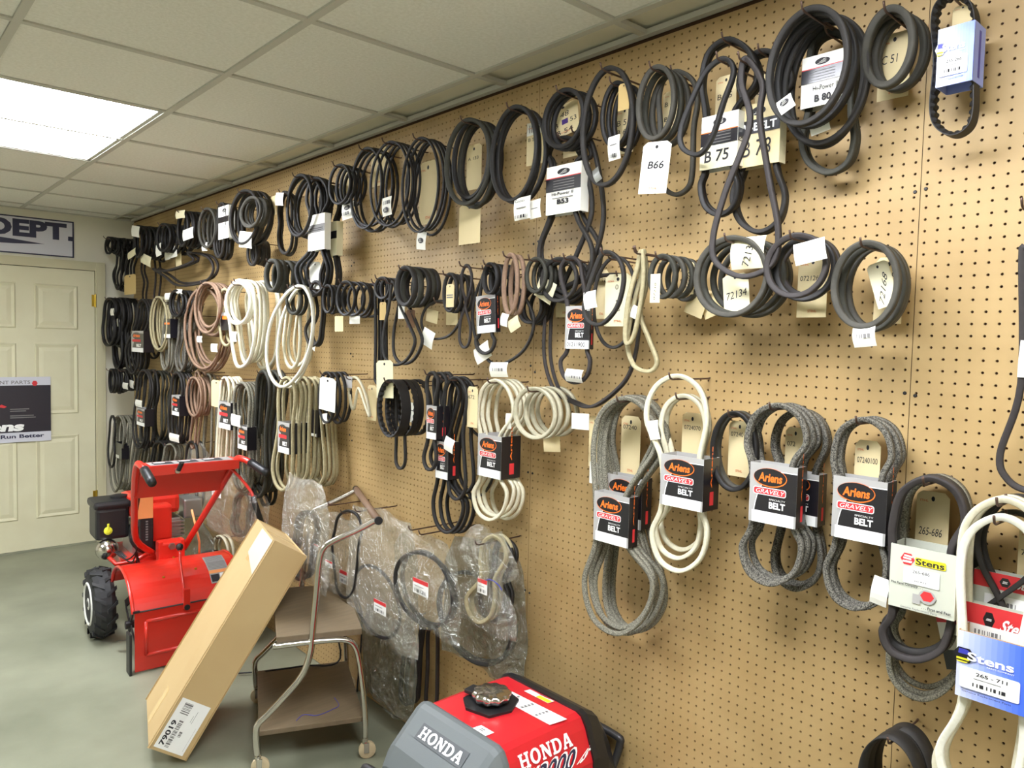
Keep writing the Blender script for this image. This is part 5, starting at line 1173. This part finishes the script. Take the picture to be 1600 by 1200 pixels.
# wheels
def wheel(u):
    c = np.array(tw_(u, .60, .19)); ax = np.array((*ta, 0)); s = 1 if u > 0 else -1
    tyre = MB(); tyre.lathe(c-ax*.055, ax, [(0, .12), (.008, .165), (.03, .182), (.08, .182), (.102, .165), (.11, .12), (.10, .112), (.01, .112)], 32)
    ty = tyre.build('tyre', 'rubber_tyre', til, smooth=False)
    for k in range(14):
        for sd in (-1, 1):
            a0 = 2*math.pi*(k+(.5 if sd > 0 else 0))/14
            V = []
            for f in (0, 1):
                for uu, da, r in ((.004, .22, .186), (.055, 0, .172)):
                    for rr_ in (0, 1):
                        a = a0+da+(f-.5)*.11; R_ = (r-.02) if not rr_ else r+.006
                        V.append(c+ax*(sd*uu)+R_*(math.cos(a)*np.array((*tb_, 0))+math.sin(a)*np.array((0, 0, 1))))
            MB().add(V, [(0, 1, 3, 2), (4, 6, 7, 5), (0, 4, 5, 1), (2, 3, 7, 6), (1, 5, 7, 3)]).build('tread_lug', 'rubber_tyre', ty)
    MB().lathe(c+ax*s*.012, ax*s, [(0, .113), (.046, .115), (.05, .108), (.036, .09), (.03, .05), (.034, .035), (.046, .03)], 24).build('wheel_rim', 'rim_white', til)
    MB().lathe(c-ax*s*.08, ax*s, [(0, .016), (.14, .016)], 10).build('axle', 'dark_steel', til)
wheel(-.295); wheel(.295)
MB().obox(tw_(0, .56, .24), taxis, (.09, .13, .12), 0, .03).build('gearbox', 'red_paint', til)
# engine
MB().obox(tw_(-.02, .86, .36), taxis, (.16, .20, .03), 0, .01).build('engine_plate', 'red_paint', til)
MB().obox(tw_(0, .86, .46), taxis, (.11, .12, .09), 0, .02).build('crankcase', 'aluminium', til)
MB().obox(tw_(.10, .86, .50), taxis, (.07, .08, .06), 0, .01).build('cylinder_head', 'aluminium', til)
fn = MB()
for k in range(5): fn.obox(tw_(.10, .86, .455+.02*k), taxis, (.085, .09, .004))
fn.build('cooling_fins', 'aluminium', til)
MB().lathe(tw_(-.02, .72, .50), (*(-tb_), 0), [(0, .11), (.03, .11), (.06, .095), (.065, .04)], 22).build('recoil_starter', 'plastic_black', til)
MB().obox(tw_(0.02, .88, .65), taxis, (.14, .12, .06), 0, .03).build('fuel_tank', 'red_paint', til)
MB().lathe(tw_(0.02, .86, .70), (0, 0, 1), [(0, .03), (.02, .03), (.026, .02)], 14).build('tank_cap', 'chrome', til)
ac = MB(); ac.obox(tw_(-.20, .86, .57), taxis, (.085, .10, .09), 0, .02); ac.build('air_cleaner', 'plastic_black', til)
MB().obox(tw_(-.20, .86, .675), taxis, (.095, .11, .022), 0, .018).build('cleaner_lid', 'plastic_black', til)
MB().lathe(tw_(-.15, .86, .69), (0, 0, 1), [(0, .045), (.02, .045), (.026, .02)], 14).build('lid_knob', 'plastic_black', til)
MB().lathe(tw_(-.225, .758, .535), (*(-tb_), 0), [(0, .022), (.006, .022), (.012, .01)], 12).build('oil_cap', 'yellow_cap', til)
MB().tube([tw_(-.225, .75, .545), tw_(-.225, .748, .575)], .006, 6).build('cap_tab', 'yellow_cap', til)
MB().obox(tw_(.24, .86, .60), taxis, (.055, .07, .06), 0, .014).build('muffler', 'aluminium', til)
MB().lathe(tw_(-.23, .78, .43), (*(-tb_), 0), [(0, .05), (.02, .06), (.06, .05), (.075, .02)], 16).build('carburettor', 'chrome', til, smooth=True)
cb_ = MB()
for k in range(4): cb_.tube(spline([tw_(-.20+.01*k, .72, .42), tw_(-.16+.02*k, .60, .40-.02*k), tw_(-.14, .45+.02*k, .50), tw_(-.18, .30, .68), tw_(-.215+.005*k, .1, .90)], 4, False), .004, 6)
cb_.build('control_cables', 'dark_steel', til, smooth=True)
fp = MB(); fp.tube([tw_(-.25, .75, .42), tw_(-.20, .68, .36), tw_(-.12, .62, .38), tw_(-.05, .60, .42)], .012, 8); fp.build('bumper_rod', 'red_paint', til, smooth=True)
bp_ = MB(); bp_.obox(tw_(0.0, .62, .585), taxis, (.065, .05, .10), 0, .015); bp_.build('belt_cover', 'red_paint', til)
MB().obox(tw_(-.075, .555, .55), taxis, (.035, .012, .09), 0, .006).build('lever_guard', 'plastic_black', til)
layer([np.array(tw_(-.085, .542, .62)), np.array(tw_(-.065, .542, .62)), np.array(tw_(-.065, .542, .50)), np.array(tw_(-.085, .542, .50))], [rc('ink_grey', .2, .05+.12*k, .8, .12+.12*k) for k in range(8)], 'guard_print', til, .001)
MB().obox(tw_(-.125, .36, .79), taxis, (.038, .008, .12), 0, .003).build('shift_panel', 'orange_bar', til)
br = MB(); br.obox(tw_(0.01, .42, .475), taxis, (.06, .05, .045), 0, .01); br.obox(tw_(-.045, .40, .46), taxis, (.012, .03, .07), 0, .006); br.obox(tw_(.065, .40, .46), taxis, (.012, .03, .07), 0, .006); br.build('handle_bracket', 'red_paint', til)
MB().lathe(tw_(0.01, .37, .50), (*(-tb_), 0), [(0, .02), (.012, .018)], 6).build('bracket_bolt', 'steel', til)
# handlebars
lp = [tw_(-.07, .44, .46), tw_(-.165, .37, .56), tw_(-.21, .20, .76), tw_(-.243, .03, .95), tw_(-.248, -.04, 1.02), tw_(-.246, -.09, 1.025), tw_(-.242, -.14, 1.012)]
rp = [tw_(.09, .44, .46), tw_(.12, .37, .56), tw_(.17, .20, .76), tw_(.207, .03, .94), tw_(.213, -.04, 1.01), tw_(.225, -.09, 1.017), tw_(.248, -.14, 1.005)]
for P in (lp, rp): MB().tube(spline(P, 4, False), .0165, 10).build('handlebar', 'red_paint', til, smooth=True)
for a, b_ in ((lp[-1], tw_(-.236, -.26, .965)), (rp[-1], tw_(.292, -.26, .962))):
    P = np.linspace(a, b_, 5); MB().tube(P, [.02, .021, .021, .021, .019], 12).build('hand_grip', 'plastic_black', til, smooth=True)
pn = MB(); pn.obox(tw_(-.018, -.03, 1.012), taxis, (.226, .06, .004)); pn.obox(tw_(-.018, -.09, .992), taxis, (.226, .004, .022)); pn.obox(tw_(-.018, .03, .985), taxis, (.226, .004, .028)); pn.build('control_panel', 'red_paint', til)
hd = MB(); hd.obox(tw_(-.018, .075, .905), ((*ta, 0), (-tb_[0]*.5, -tb_[1]*.5, .87), (0, .87, .5)), (.215, .085, .004)); hd.build('panel_skirt', 'red_paint', til)
pq = [np.array(tw_(u, v, 1.0163)) for u, v in ((-.20, .02), (.185, .02), (.185, -.08), (-.20, -.08))]
o = MB().prism([pq[3], pq[2], pq[1], pq[0]], (0, 0, .0006)).build('panel_decal', 'decal_grey', til)
layer([p+np.array((0, 0, .0007)) for p in pq], [rc('ink', .05+.3*k, .15, .28+.3*k, .85) for k in range(3)]+[rc('label_white', .07+.3*k, .55, .2+.3*k, .75) for k in range(3)], 'print', o, .0006)
MB().tube([tw_(-.085, -.11, .99), tw_(-.075, -.13, 1.03)], .011, 8).build('throttle_lever', 'plastic_black', til); MB().lathe(tw_(-.088, -.095, .985), (*(-tb_), 0), [(0, .012), (.014, .012)], 10).build('throttle_pivot', 'chrome', til)
# shift lever on the right, drooping forward
MB().tube(spline([tw_(.17, -.02, .985), tw_(.22, -.07, .92), tw_(.26, -.12, .85), tw_(.265, -.13, .82)], 4, False), .008, 8).build('clutch_lever', 'red_paint', til, smooth=True)
MB().tube([tw_(.265, -.13, .83), tw_(.272, -.14, .79), tw_(.30, -.17, .68)], [.012, .016, .014], 8).build('clutch_grip', 'plastic_black', til, smooth=True)
sl = MB(); sl.tube([tw_(.16, .40, .40), tw_(.155, .38, .50), tw_(.12, .40, .68)], .006, 8); sl.build('shift_rod', 'orange_bar', til, smooth=True)
